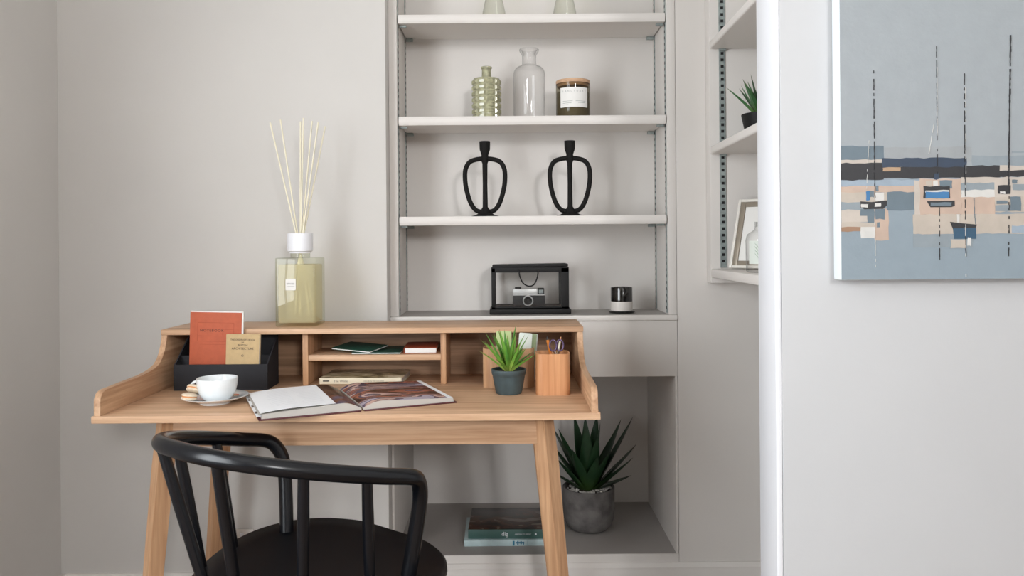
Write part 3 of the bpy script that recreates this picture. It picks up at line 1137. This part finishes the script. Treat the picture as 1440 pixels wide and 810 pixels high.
box('spine_mark', M['ink'], cb, -0.100, -0.083, -0.0013, -0.0010, 0.0070, 0.0100, 0)
text('spine_title', 'A HOUSE IN THE COUNTRY', 0.0045, M['greytype'], cb, (0.035, -0.0013, 0.0080), extrude=0.0001)

M['greencover'] = mat('green_cloth', (40, 84, 70), 0.6, var=0.08, vscale=60)
gb = thing('slim_green_notebook', 'slim dark green notebook lying askew on top in the upper pigeonhole', 'notebook', (-0.405, 2.132, 0.8142 + 0.0095), R(-24))
gb.rotation_euler = (Matrix.Rotation(R(5), 3, 'X') @ Matrix.Rotation(R(-24), 3, 'Z')).to_euler()
box('cover', M['greencover'], gb, -0.062, 0.062, -0.045, 0.045, 0.0034, 0.0044, 0.0003)
box('pages', M['paper'], gb, -0.060, 0.0615, -0.0445, 0.0445, 0.0010, 0.0033, 0.0002)
box('back_cover', M['greencover'], gb, -0.062, 0.062, -0.045, 0.045, 0.0, 0.0009, 0.0003)
gb2 = thing('slim_green_notebook', 'slim dark green notebook lying straight, underneath the askew one', 'notebook', (-0.352, 2.134, 0.8142), 0)
box('cover', M['greencover'], gb2, -0.065, 0.065, -0.060, 0.080, 0.0034, 0.0044, 0.0003)
box('pages', M['paper'], gb2, -0.064, 0.0645, -0.059, 0.079, 0.0010, 0.0033, 0.0002)
box('back_cover', M['greencover'], gb2, -0.065, 0.065, -0.060, 0.080, 0.0, 0.0009, 0.0003)
M['redcover'] = mat('red_brown_cloth', (150, 66, 36), 0.6, var=0.06, vscale=60)
rb_ = thing('pocket_book', 'thick red-brown pocket book with cream page edges in the upper pigeonhole', 'book', (-0.234, 2.078, 0.8142), R(2))
box('back_board', M['redcover'], rb_, -0.043, 0.043, 0, 0.128, 0, 0.0016, 0.0005)
box('pages', M['paper'], rb_, -0.041, 0.0415, 0.002, 0.126, 0.0017, 0.0143, 0.0005)
box('front_board', M['redcover'], rb_, -0.043, 0.043, 0, 0.128, 0.0144, 0.0160, 0.0005)
box('spine', M['redcover'], rb_, -0.0445, -0.0425, 0, 0.128, 0, 0.0160, 0.0006)

# ------------------------------------------------------------------ small plant and wooden pots at the right
M['slatepot'] = mat('blue_grey_pot', (66, 82, 86), 0.55, var=0.2, vscale=25, bump=0.3, bscale=40)
M['soil'] = mat('dark_soil', (52, 42, 34), 0.95, bump=0.8, bscale=150)
M['leaf_a'] = leaf_mat('bright_leaf', (186, 204, 96), (104, 156, 58), (150, 120, 84))
M['leaf_b'] = leaf_mat('fresh_leaf', (160, 190, 80), (76, 136, 50), (96, 120, 60))
M['leaf_dark'] = leaf_mat('dark_leaf', (52, 74, 30), (30, 60, 34), (30, 44, 32), 0.4)
M['leaf_mid'] = leaf_mat('mid_leaf', (96, 128, 60), (56, 102, 58), (110, 100, 70))
sp_ = thing('potted_plant', 'small spiky green plant in a blue-grey pot on the desktop', 'plant', (0.0, 1.925, ZT + 0.0002))
lathe('pot', M['slatepot'], sp_, [(0, 0), (0.029, 0), (0.031, 0.001), (0.033, 0.006), (0.0395, 0.042), (0.0400, 0.046), (0.0420, 0.048), (0.0430, 0.058), (0.0425, 0.060), (0.0395, 0.060), (0.0385, 0.052), (0, 0.050)], 40, 40)
lathe('soil', M['soil'], sp_, [(0, 0.0500), (0.038, 0.0505), (0.030, 0.054), (0, 0.056)], 24)
random.seed(11)
for k in range(30):
    az = k * 2.39996 + random.uniform(-.2, .2)
    ring = k / 30
    el = R(86 - 52 * ring ** 0.9 + random.uniform(-5, 5))
    ln = random.uniform(0.098, 0.120) * (1.0 - 0.10 * ring) * (0.80 if math.cos(az) * ring > 0.3 else 1.0)
    leaf('leaf', M['leaf_a'] if k % 3 else M['leaf_b'], sp_, (0.006 * math.cos(az), 0.006 * math.sin(az), 0.052), az, el, ln, random.uniform(0.0105, 0.0140), random.uniform(-0.05, 0.3), 0.0011, 7, 0.3)

bt = thing('wooden_box_pot', 'wide pale wooden desk pot behind the small plant', 'pot', (0.0, 2.022, ZT + 0.0002))
bm = nb()
oo, ii = rrect(-0.066, 0.066, -0.033, 0.033, 0.024, 8), rrect(-0.0625, 0.0625, -0.0295, 0.0295, 0.021, 8)


def hollow(bm, oo, ii, h, fl=0.006):
    r0 = [bm.verts.new((x, y, 0)) for x, y in oo]
    r1 = [bm.verts.new((x, y, h)) for x, y in oo]
    r2 = [bm.verts.new((x, y, h)) for x, y in ii]
    r3 = [bm.verts.new((x, y, fl)) for x, y in ii]
    n = len(oo)
    for a, b in ((r0, r1), (r1, r2), (r2, r3)):
        for i in range(n):
            bm.faces.new([a[i], a[(i + 1) % n], b[(i + 1) % n], b[i]])
    bm.faces.new(r0[::-1])
    bm.faces.new(r3)
    return bm


obj('pot', hollow(bm, oo, ii, 0.100), M['oak_z'], bt, 40)
M['card_pale'] = mat('pale_card', (216, 222, 214), 0.6)
M['card_green'] = mat('sage_card', (150, 168, 128), 0.6)
M['card_lime'] = mat('soft_green_card', (176, 190, 132), 0.6)
for k, (lab, x0, x1, h, yy, mk) in enumerate((('pale card standing left in the wide wooden pot', 0.012, 0.046, 0.140, -0.004, 'card_pale'), ('sage green card standing in the wide wooden pot between the pale cards', 0.018, 0.058, 0.1385, 0.006, 'card_green'),
                                             ('pale card standing right in the wide wooden pot', 0.030, 0.0615, 0.1375, 0.016, 'card_pale'), ('soft green card standing behind the plant leaves in the wide wooden pot', -0.032, 0.008, 0.141, 0.004, 'card_lime'))):
    o = obj('index_card', add_prism(nb(), rrect(x0, x1, 0.0065, h, 0.004), 'y', yy, yy + 0.004, 0.0006), M[mk], None, 30, (0.0, 2.022, ZT + 0.0004))
    o.rotation_euler = (0, R(5) if k < 3 else 0, 0)
    o.location.x += 0.004 if k < 3 else 0
    tag(o, lab, 'card', 'cards in the wooden pot')
tp_ = thing('pencil_pot', 'reddish wooden pencil pot at the right of the desktop', 'pot', (0.108, 1.925, ZT + 0.0002))
bm = nb()
obj('pot', hollow(bm, rrect(-0.0415, 0.0415, -0.036, 0.036, 0.018, 8), rrect(-0.0375, 0.0375, -0.032, 0.032, 0.0145, 8), 0.100), M['cherry'], tp_, 40)
M['orangepen'] = mat('orange_plastic', (206, 120, 44), 0.35)
M['purpleglass'] = mat('purple_loop_handle', (92, 74, 104), 0.2, metal=0.3)
pen = thing('pencil', 'orange pencil standing in the reddish pencil pot', 'pencil', (0.103, 1.935, ZT + 0.007))
tube('barrel', M['orangepen'], pen, [(0.020, 0.0, 0.0), (-0.006, 0.004, 0.122)], 0.0038, 6)
obj('point', add_tube(nb(), [(-0.006, 0.004, 0.122), (-0.0078, 0.0043, 0.131)], [0.0038, 0.0006], 6), M['ink'], pen, 30)
scs = thing('scissors', 'scissors with purple looped handles standing in the pencil pot', 'scissors', (0.118, 1.922, ZT + 0.007))
for s in (-1, 1):
    lp = [(s * 0.0085 + 0.0085 * math.cos(2 * PI * i / 20), 0.001 * s, 0.110 + 0.0135 * math.sin(2 * PI * i / 20)) for i in range(20)]
    tube('handle', M['purpleglass'], scs, lp, 0.0021, 8, closed=True)
    tube('blade', M['silver'], scs, [(s * 0.005, 0.001 * s, 0.097), (-s * 0.004, 0.001 * s, 0.03), (-s * 0.006, 0.001 * s, 0.0)], [0.003, 0.003, 0.0008], 6)
pn2 = thing('paintbrush', 'pale brush handle standing right in the pencil pot', 'brush', (0.124, 1.936, ZT + 0.007))
tube('handle', M['reed'], pn2, [(-0.02, 0.0, 0.0), (0.004, 0.004, 0.118)], 0.0026, 8)
obj('tip', add_tube(nb(), [(0.004, 0.004, 0.118), (0.0062, 0.0044, 0.129)], [0.0030, 0.0012], 8), M['cherry'], pn2, 40)

# ------------------------------------------------------------------ camera in its glass case, on the counter
cs = thing('glass_display_case', 'black-framed glass display case standing on the bookcase counter', 'display case', (0.068, 2.463, ZC + 0.0003))
cw, cdp, chh = 0.119, 0.062, 0.148
box('base', M['matt_black'], cs, -cw - 0.006, cw + 0.006, -cdp - 0.006, cdp + 0.006, 0, 0.016, 0.003)
box('floor_tray', M['matt_black'], cs, -cw, cw, -cdp, cdp, 0.016, 0.020, 0.001)
for sx in (-1, 1):
    for sy in (-1, 1):
        wl = 0.012 if sx < 0 else 0.024
        x0, x1 = sorted((sx * cw, sx * (cw - wl)))
        y0, y1 = sorted((sy * cdp, sy * (cdp - 0.008)))
        box('post', M['matt_black'], cs, x0, x1, y0, y1, 0.016, chh - 0.006, 0.001)
for sy in (-1, 1):
    y0, y1 = sorted((sy * cdp, sy * (cdp - 0.008)))
    box('top_rail', M['matt_black'], cs, -cw, cw, y0, y1, chh - 0.020, chh - 0.004, 0.001)
    box('bottom_rail', M['matt_black'], cs, -cw, cw, y0, y1, 0.016, 0.023, 0.001)
    box('pane', M['glass_pane'], cs, -cw + 0.010, cw - 0.022, sy * (cdp - 0.004) - 0.0008, sy * (cdp - 0.004) + 0.0008, 0.022, chh - 0.018, 0)
for sx in (-1, 1):
    x0, x1 = sorted((sx * cw, sx * (cw - 0.008)))
    box('side_rail', M['matt_black'], cs, x0, x1, -cdp + 0.008, cdp - 0.008, chh - 0.020, chh - 0.004, 0.001)
    box('pane', M['glass_pane'], cs, sx * (cw - 0.004) - 0.0008, sx * (cw - 0.004) + 0.0008, -cdp + 0.006, cdp - 0.006, 0.020, chh - 0.018, 0)
ld = box('lid', M['matt_black'], cs, -cw + 0.003, cw - 0.002, -cdp - 0.001, cdp - 0.010, -0.004, 0.004, 0.001, loc=(0, 0.004, chh + 0.0005), rot=(0, R(-0.6), 0))
lp = smooth_path([(-0.034, -cdp - 0.003, chh - 0.010), (-0.032, -cdp - 0.006, chh - 0.030), (-0.022, -cdp - 0.008, chh - 0.052), (-0.004, -cdp - 0.009, chh - 0.062), (0.012, -cdp - 0.008, chh - 0.056), (0.022, -cdp - 0.006, chh - 0.034), (0.025, -cdp - 0.003, chh - 0.010)], 6)
tube('strap', M['matt_black'], cs, lp, 0.0020, 8)
vc = thing('vintage_camera', 'small vintage camera with silver top inside the glass case', 'camera', (0.0655, 2.470, ZC + 0.0205))
M['leatherette'] = mat('black_leatherette', (30, 29, 30), 0.65, bump=0.5, bscale=700)
M['camsilver'] = mat('brushed_top_plate', (202, 202, 200), 0.4, metal=0.3)
box('body', M['leatherette'], vc, -0.051, 0.051, -0.015, 0.018, 0.0, 0.036, 0.003)
box('top_plate', M['camsilver'], vc, -0.050, 0.027, -0.0155, 0.018, 0.0362, 0.054, 0.002)
box('viewfinder', M['matt_black'], vc, 0.0275, 0.048, -0.015, 0.016, 0.0362, 0.056, 0.002)
obj('viewfinder_window', add_box(nb(), 0.031, 0.045, -0.0158, -0.0151, 0.040, 0.051), M['steel'], vc)
box('trim_strip', M['camsilver'], vc, -0.051, 0.051, -0.0158, -0.0140, 0.0340, 0.0362, 0)
lathe('shutter_dial', M['matt_black'], vc, [(0, 0.054), (0.010, 0.054), (0.010, 0.059), (0, 0.059)], 24).location = (-0.034, 0, 0)
lns = lathe('lens_ring', M['camsilver'], vc, [(0.0125, 0.0), (0.0165, 0.0), (0.0165, 0.012), (0.0140, 0.014), (0.0125, 0.012), (0.0125, 0.0)], 32, 40, (-0.0035, -0.015, 0.0175), (PI / 2, 0, 0))
lathe('lens_barrel', M['matt_black'], vc, [(0, 0.0), (0.0125, 0.0), (0.0125, 0.010), (0.008, 0.007), (0.0045, 0.005), (0, 0.006)], 32, 40, (-0.0035, -0.015, 0.0175), (PI / 2, 0, 0))

# ------------------------------------------------------------------ black and white candle on its dish
M['glossblack'] = mat('gloss_black', (20, 18, 17), 0.12, spec=0.6, coat=0.5)
M['warmwhite'] = mat('warm_white_label', (222, 216, 210), 0.5)
cn = thing('jar_candle', 'black jar candle with a white band on the bookcase counter', 'candle', (0.352, 2.428, ZC + 0.0062))
lathe('jar', M['glossblack'], cn, [(0, 0), (0.0330, 0), (0.0335, 0.001), (0.0335, 0.0715), (0.0325, 0.0735), (0.030, 0.0735), (0.030, 0.060), (0, 0.058)], 40, 40)
lathe('label_band', M['warmwhite'], cn, [(0.0335, 0.0015), (0.0340, 0.0015), (0.0340, 0.0300), (0.0335, 0.0300)], 40, 40)
ds = obj('candle_dish', add_lathe(nb(), [(0, 0), (0.036, 0), (0.0405, 0.003), (0.0410, 0.0065), (0.0395, 0.0070), (0.037, 0.006), (0, 0.006)], 40), M['glossblack'], None, 40, (0.352, 2.428, ZC + 0.0001))
tag(ds, 'shallow gloss black dish under the jar candle', 'dish')

# ------------------------------------------------------------------ candle holders
M['iron'] = mat('cast_black', (20, 18, 17), 0.75, spec=0.25, var=0.1, vscale=60, bump=0.3, bscale=200)


def holder(label, x):
    r = thing('candle_holder', label, 'candle holder', (x, 2.402, Z3 + 0.0002), 0, 'black candle holders')
    lathe('foot', M['iron'], r, [(0, 0), (0.042, 0), (0.042, 0.002), (0.030, 0.005), (0.022, 0.010), (0, 0.012)], 36, 40)
    pts = [(0.0, 0.0135), (0.028, 0.020), (0.046, 0.046), (0.058, 0.088), (0.0615, 0.122), (0.0590, 0.148), (0.047, 0.168), (0.024, 0.1765), (0.0, 0.178)]
    full = [(a, 0, b) for a, b in pts] + [(-a, 0, b) for a, b in pts[-2:0:-1]]
    path_ = smooth_path(full + [full[0]], 5)[:-1]
    tube('ring', M['iron'], r, path_, 0.0072, 12, closed=True)
    tube('stem', M['iron'], r, [(0, 0, 0.010), (0, 0, 0.03), (0, 0, 0.10), (0, 0, 0.163), (0, 0, 0.178)], [0.020, 0.008, 0.0072, 0.008, 0.014], 14)
    lathe('cup', M['iron'], r, [(0, 0.175), (0.012, 0.175), (0.0105, 0.189), (0.0130, 0.197), (0.0160, 0.206), (0.0167, 0.231), (0.0147, 0.231), (0.0132, 0.210), (0, 0.208)], 28, 40)
    return r


holder('black ring-shaped candle holder, left of the pair', -0.0681)
holder('black ring-shaped candle holder, right of the pair', 0.1926)

# ------------------------------------------------------------------ bottles and candle on the middle shelf
M['olive'] = mat('olive_glaze', (182, 180, 146), 0.16, var=0.22, vscale=70, spec=0.6, coat=0.6)
gbt = thing('embossed_bottle', 'olive green bottle embossed with square studs', 'bottle', (-0.0625, 2.45, Z2 + 0.0002))
bm = nb()
NC, NR, RB, HB = 10, 7, 0.0435, 0.128
for c in range(NC):
    a0, a1 = 2 * PI * (c + .5) / NC, 2 * PI * (c + 1.5) / NC
    for r_ in range(NR):
        z0, z1 = HB * r_ / NR, HB * (r_ + 1) / NR

        def pv(u, v, out):
            a = a0 + (a1 - a0) * u
            rr = RB + out
            return bm.verts.new((rr * math.cos(a), rr * math.sin(a), z0 + (z1 - z0) * v))
        o4 = [pv(u, v, 0) for u, v in ((0, 0), (1, 0), (1, 1), (0, 1))]
        m4 = [pv(u, v, 0.0) for u, v in ((.09, .09), (.91, .09), (.91, .91), (.09, .91))]
        t4 = [pv(u, v, 0.0032) for u, v in ((.26, .28), (.74, .28), (.74, .74), (.26, .74))]
        for A_, B_ in ((o4, m4), (m4, t4)):
            for i in range(4):
                bm.faces.new([A_[i], A_[(i + 1) % 4], B_[(i + 1) % 4], B_[i]])
        bm.faces.new(t4)
bmesh.ops.remove_doubles(bm, verts=bm.verts[:], dist=1e-6)
obj('body', bm, M['olive'], gbt, 25)
lathe('neck', M['olive'], gbt, [(0, 0.0005), (0.040, 0.0005), (0.0434, 0.001), (0.0434, HB - 0.002), (0.041, HB + 0.003), (0.022, HB + 0.006), (0.0150, HB + 0.009), (0.0145, HB + 0.034), (0.0175, HB + 0.037), (0.0175, HB + 0.041), (0.0155, HB + 0.042), (0.012, HB + 0.041), (0.012, HB + 0.01), (0, HB + 0.009)], 36, 30)
cbt = thing('apothecary_bottle', 'tall clear glass bottle with flared lip between olive bottle and candle', 'bottle', (0.0715, 2.452, Z2 + 0.0002))
lathe('body', M['glass'], cbt, [(0, 0.0), (0.044, 0.0), (0.0490, 0.004), (0.0497, 0.02), (0.0497, 0.142), (0.0487, 0.152), (0.045, 0.161), (0.037, 0.168), (0.027, 0.172), (0.0225, 0.176), (0.0215, 0.190), (0.0225, 0.205), (0.0295, 0.217), (0.0310, 0.222), (0.0295, 0.225), (0.022, 0.218), (0.0195, 0.205)], 56, 60)
M['smoke'] = thin_glass('smoked_glass', (206, 201, 188), (140, 133, 120), 0.03)
M['wax'] = mat('dark_wax', (134, 126, 106), 0.6)
lc = thing('lidded_candle', 'smoked glass candle with wooden lid and white label', 'candle', (0.208, 2.452, Z2 + 0.0002))
lathe('glass', M['smoke'], lc, [(0, 0), (0.051, 0), (0.0533, 0.003), (0.0533, 0.112), (0.0505, 0.112)], 48, 50)
lathe('wax', M['wax'], lc, [(0, 0.0075), (0.0500, 0.0085), (0.0500, 0.085), (0, 0.084)], 40, 40)
lathe('lid', M['oak_x'], lc, [(0, 0.104), (0.0495, 0.104), (0.0495, 0.1125), (0.0533, 0.1125), (0.0533, 0.1225), (0.052, 0.1235), (0, 0.1235)], 48, 40)
bm = nb()
arc = [R(-90 - 50 + 100 * i / 16) for i in range(17)]
q0 = [(0.0534 * math.cos(a), 0.0534 * math.sin(a)) for a in arc]
q1 = [(0.0539 * math.cos(a), 0.0539 * math.sin(a)) for a in arc]
add_prism(bm, q0 + q1[::-1], 'z', 0.034, 0.095)
lab_ = obj('label', bm, M['paper'], lc, 40)
M['palegrey'] = mat('pale_grey_ink', (158, 162, 158), 0.7)
for i, c in enumerate('SANCTUARY'):
    a = R(-90 - 39 + 78 * i / 8)
    text('label_print', c, 0.0075, M['palegrey'], lab_, (0.0541 * math.cos(a), 0.0541 * math.sin(a), 0.083), (PI / 2, 0, a + PI / 2), 0.0001)
bm = nb()
for z, a0, a1 in ((0.052, -40, -6), (0.052, 4, 40), (0.046, -40, -10), (0.047, 12, 38), (0.041, -40, -20)):
    arc = [R(-90 + a0 + (a1 - a0) * i / 6) for i in range(7)]
    add_prism(bm, [(0.0539 * math.cos(a), 0.0539 * math.sin(a)) for a in arc] + [(0.0541 * math.cos(a), 0.0541 * math.sin(a)) for a in arc[::-1]], 'z', z, z + 0.0012)
obj('label_lines', bm, M['palegrey'], lab_)

M['greyglass'] = thin_glass('grey_green_glass', (247, 248, 243), (170, 170, 158), 0.03)
for lab, x in (('small grey glass bud vase, left of the pair on the top shelf', -0.0375), ('small grey glass bud vase, right of the pair on the top shelf', 0.184)):
    v_ = obj('bud_vase', add_lathe(nb(), [(0, 0), (0.034, 0), (0.0375, 0.004), (0.036, 0.03), (0.030, 0.06), (0.022, 0.09), (0.018, 0.12), (0.020, 0.14), (0.024, 0.15), (0.022, 0.151), (0.0165, 0.138), (0.0150, 0.12)], 44), M['greyglass'], None, 60, (x, 2.45, Z1 + 0.0002))
    tag(v_, lab, 'vase', 'bud vases on the top shelf')

# ------------------------------------------------------------------ lower niche: plant and two books
M['concrete'] = mat('concrete_pot', (118, 114, 112), 0.85, var=0.3, vscale=22, bump=0.4, bscale=120)
M['pebble'] = mat('pale_pebble', (206, 202, 196), 0.6, var=0.15, vscale=40)
lp_ = thing('agave_plant', 'dark spiky succulent in a grey concrete pot in the lower niche', 'plant', (0.2585, 2.567, ZL + 0.0002))
lathe('pot', M['concrete'], lp_, [(0, 0), (0.050, 0), (0.062, 0.004), (0.074, 0.016), (0.081, 0.036), (0.0845, 0.065), (0.0850, 0.137), (0.0835, 0.139), (0.0790, 0.139), (0.0780, 0.125), (0, 0.122)], 48, 40)
lathe('soil', M['soil'], lp_, [(0, 0.1222), (0.0775, 0.1255), (0.06, 0.128), (0, 0.130)], 28)
random.seed(5)
bm = nb()
for k in range(120):
    a = random.uniform(0, 2 * PI)
    rr = random.uniform(0.036, 0.072)
    t = bmesh.new()
    bmesh.ops.create_icosphere(t, subdivisions=1, radius=random.uniform(0.004, 0.0075))
    for v in t.verts:
        v.co.z *= 0.65
        v.co.x *= random.uniform(0.85, 1.15)
        v.co += Vector((rr * math.cos(a), rr * math.sin(a), 0.1315 + random.uniform(-0.001, 0.003)))
    merge(bm, t)
tag(obj('pebbles', bm, M['pebble'], lp_, 60), 'pale pebbles', kind='stuff')
spec = [  # azimuth in degrees (0 = right, 90 = away, -90 = towards camera), elevation, length, width
    (172, 62, 0.255, 0.040), (160, 48, 0.190, 0.038), (-150, 44, 0.170, 0.038), (-168, 66, 0.170, 0.036), (118, 72, 0.245, 0.046), (-104, 80, 0.225, 0.052),
    (-60, 76, 0.20, 0.050), (60, 74, 0.245, 0.046), (20, 60, 0.250, 0.048), (5, 56, 0.275, 0.044), (-12, 44, 0.215, 0.042), (-28, 38, 0.190, 0.042), (-20, 22, 0.145, 0.036),
    (-130, 62, 0.175, 0.044), (-75, 58, 0.150, 0.044), (90, 60, 0.220, 0.044), (140, 56, 0.215, 0.042), (40, 52, 0.215, 0.042), (-45, 58, 0.170, 0.044), (100, 84, 0.240, 0.044), (-5, 82, 0.225, 0.046), (200, 30, 0.150, 0.034)]
for az, el, ln, wd in spec:
    a = R(az)
    leaf('leaf', M['leaf_dark'], lp_, (0.014 * math.cos(a), 0.014 * math.sin(a), 0.124), a, R(el), ln, wd, -0.05 if el > 60 else -0.16, 0.0034, 8, 0.42, 0.18)

M['digspine'] = mat('deep_green_spine', (62, 94, 88), 0.5)
M['digcover'] = photo_print('dark_photo_cover', [(22, 18, 17), (40, 28, 24), (72, 42, 28), (108, 98, 90)], 9.0, 2.0, 0.3, (1, 1.6, 1))
M['palespine'] = mat('pale_blue_spine', (190, 210, 212), 0.5, var=0.08, vscale=30)
M['bluemark'] = mat('blue_print', (44, 112, 140), 0.6)
b1 = thing('garden_book', 'pale blue-spined book at the bottom of the stack in the lower niche', 'book', (-0.012, 2.420, ZL + 0.0002), R(0.5))
box('back_board', M['palespine'], b1, -0.130, 0.130, 0, 0.205, 0, 0.002, 0.0005)
box('pages', M['pageblock'], b1, -0.127, 0.127, 0.003, 0.202, 0.0021, 0.0165, 0.0004)
box('front_board', M['palespine'], b1, -0.130, 0.130, 0, 0.205, 0.0166, 0.0186, 0.0005)
box('spine', M['palespine'], b1, -0.130, 0.130, -0.002, 0.002, 0, 0.0186, 0.001)
bm = nb()
for x0, x1, z0, z1 in ((0.020, 0.026, 0.002, 0.016), (0.030, 0.056, 0.008, 0.0125), (0.034, 0.038, 0.003, 0.016), (0.044, 0.048, 0.005, 0.015), (0.052, 0.055, 0.004, 0.013), (0.066, 0.068, 0.003, 0.016)):
    add_box(bm, x0, x1, -0.0024, -0.0019, z0, z1)
obj('spine_print', bm, M['bluemark'], b1)
b2 = thing('photo_book', 'green-spined book lettered dig lying on top of the pale book', 'book', (-0.008, 2.430, ZL + 0.0190), R(-0.8))
box('back_board', M['digspine'], b2, -0.122, 0.122, 0, 0.200, 0, 0.002, 0.0005)
box('pages', M['pageblock'], b2, -0.119, 0.119, 0.003, 0.197, 0.0021, 0.0265, 0.0004)
box('front_board', M['digcover'], b2, -0.122, 0.122, 0.002, 0.200, 0.0266, 0.0286, 0.0005)
box('spine', M['digspine'], b2, -0.122, 0.122, -0.002, 0.002, 0, 0.0286, 0.001)
text('spine_title', 'dig', 0.018, M['white'], b2, (-0.008, -0.0023, 0.0148), extrude=0.0001)
text('spine_author', 'GARDENS TO GROW', 0.0052, M['white'], b2, (0.048, -0.0023, 0.0142), extrude=0.0001)
lathe('spine_dot', M['white'], b2, [(0, 0), (0.003, 0), (0.003, 0.0004), (0, 0.0004)], 14, 40, (0.088, -0.0019, 0.0142), (PI / 2, 0, 0))

# ------------------------------------------------------------------ things in the right-hand shelf unit
rp_ = thing('potted_succulent', 'green spiky plant in a black bowl on the right-hand shelf unit', 'plant', (0.706, 2.165, 1.3842))
lathe('pot', M['matt_black'], rp_, [(0, 0), (0.030, 0), (0.036, 0.004), (0.046, 0.030), (0.054, 0.066), (0.055, 0.073), (0.052, 0.073), (0.050, 0.064), (0, 0.060)], 36, 40)
lathe('soil', M['soil'], rp_, [(0, 0.0602), (0.049, 0.0645), (0.03, 0.067), (0, 0.068)], 24)
random.seed(21)
for k in range(22):
    az = k * 2.39996
    ring = k / 22
    leaf('leaf', M['leaf_mid'], rp_, (0.01 * math.cos(az), 0.01 * math.sin(az), 0.063), az, R(86 - 48 * ring + random.uniform(-4, 4)), random.uniform(0.105, 0.135), random.uniform(0.014, 0.018), random.uniform(-0.1, 0.2), 0.0015, 7, 0.35)
M['pewter'] = mat('pewter_frame', (150, 140, 126), 0.4, metal=0.3)
M['pewterpale'] = mat('pale_frame_edge', (226, 222, 214), 0.4)
pf = thing('picture_frame', 'pewter picture frame leaning back on the right-hand shelf unit', 'picture frame', (0.685, 2.165, 1.0285), R(-38))
pf.rotation_euler = (Matrix.Rotation(R(-44), 3, 'Z') @ Matrix.Rotation(R(-18), 3, 'X')).to_euler()
FWD, FH = 0.075, 0.205
bm = nb()
for x0, x1, z0, z1 in ((-FWD, -FWD + .008, 0, FH), (FWD - .008, FWD, 0, FH), (-FWD + .008, FWD - .008, 0, .008), (-FWD + .008, FWD - .008, FH - .008, FH)):
    add_box(bm, x0, x1, -0.012, 0.0, z0, z1, 0.0015)
obj('outer_moulding', bm, M['pewterpale'], pf, 30)
bm = nb()
for x0, x1, z0, z1 in ((-FWD + .008, -FWD + .022, .008, FH - .008), (FWD - .022, FWD - .008, .008, FH - .008), (-FWD + .022, FWD - .022, .008, .022), (-FWD + .022, FWD - .022, FH - .022, FH - .008)):
    add_box(bm, x0, x1, -0.009, 0.0, z0, z1, 0.0012)
obj('inner_moulding', bm, M['pewter'], pf, 30)
box('picture', M['paper'], pf, -FWD + .022, FWD - .022, -0.004, -0.0005, .022, FH - .022, 0)
box('backing', M['matt_black'], pf, -FWD + .004, FWD - .004, 0.0, 0.004, .004, FH - .004, 0)
gj = thing('leaf_bottle', 'clear glass bottle with a green fern motif in front of the picture frame', 'bottle', (0.650, 1.985, 1.0265))
lathe('body', M['glass'], gj, [(0, 0), (0.040, 0), (0.044, 0.004), (0.0445, 0.082), (0.041, 0.096), (0.026, 0.106), (0.022, 0.112), (0.022, 0.128), (0.0195, 0.128), (0.0195, 0.115)], 44, 60)
arc = [R(-90 - 70 + 140 * i / 16) for i in range(17)]
lbj = obj('label', add_prism(nb(), [(0.0446 * math.cos(a), 0.0446 * math.sin(a)) for a in arc] + [(0.0450 * math.cos(a), 0.0450 * math.sin(a)) for a in arc[::-1]], 'z', 0.022, 0.080), M['card_pale'], gj, 40)
M['fern'] = mat('fern_green', (82, 120, 66), 0.6)
bm = nb()


def onjar(u, v):
    a = R(-90) + u / 0.0452
    return (0.0452 * math.cos(a), 0.0452 * math.sin(a), v)


for sgn, z0 in [(s, 0.034 + 0.0085 * k) for k in range(4) for s in (-1, 1)] + [(0, 0.05)]:
    pts = [(0, 0), (sgn * 0.006 + 0.002, 0.006), (sgn * 0.012, 0.016), (sgn * 0.004 - 0.001, 0.009)]
    vsq = [bm.verts.new(onjar(-0.026 + p[0], z0 + p[1] * (1 if sgn else 1.6))) for p in pts]
    vso = [bm.verts.new((v.co.x * 1.006, v.co.y * 1.006, v.co.z)) for v in vsq]
    bm.faces.new(vso)
    for i in range(4):
        bm.faces.new([vsq[i], vsq[(i + 1) % 4], vso[(i + 1) % 4], vso[i]])
obj('fern_motif', bm, M['fern'], lbj)

# ------------------------------------------------------------------ socket on the wall under the desk
so = thing('wall_socket', 'white double wall socket low on the wall under the desk', 'socket', (-0.820, YL - 0.0002, 0.188))
M['plastic'] = mat('white_plastic', (222, 216, 210), 0.35)
box('plate', M['plastic'], so, -0.069, 0.069, -0.008, 0, 0, 0.086, 0.003)
for x in (-0.035, 0.035):
    box('switch', M['white'], so, x - 0.006, x + 0.006, -0.011, -0.0075, 0.060, 0.076, 0.001)
    bm = nb()
    for dx, dz, ww, hh in ((0, 0.044, .004, .008), (-.011, .024, .007, .004), (.011, .024, .007, .004)):
        add_box(bm, x + dx - ww / 2, x + dx + ww / 2, -0.0084, -0.0079, dz - hh / 2, dz + hh / 2)
    obj('pin_holes', bm, M['slot'], so)
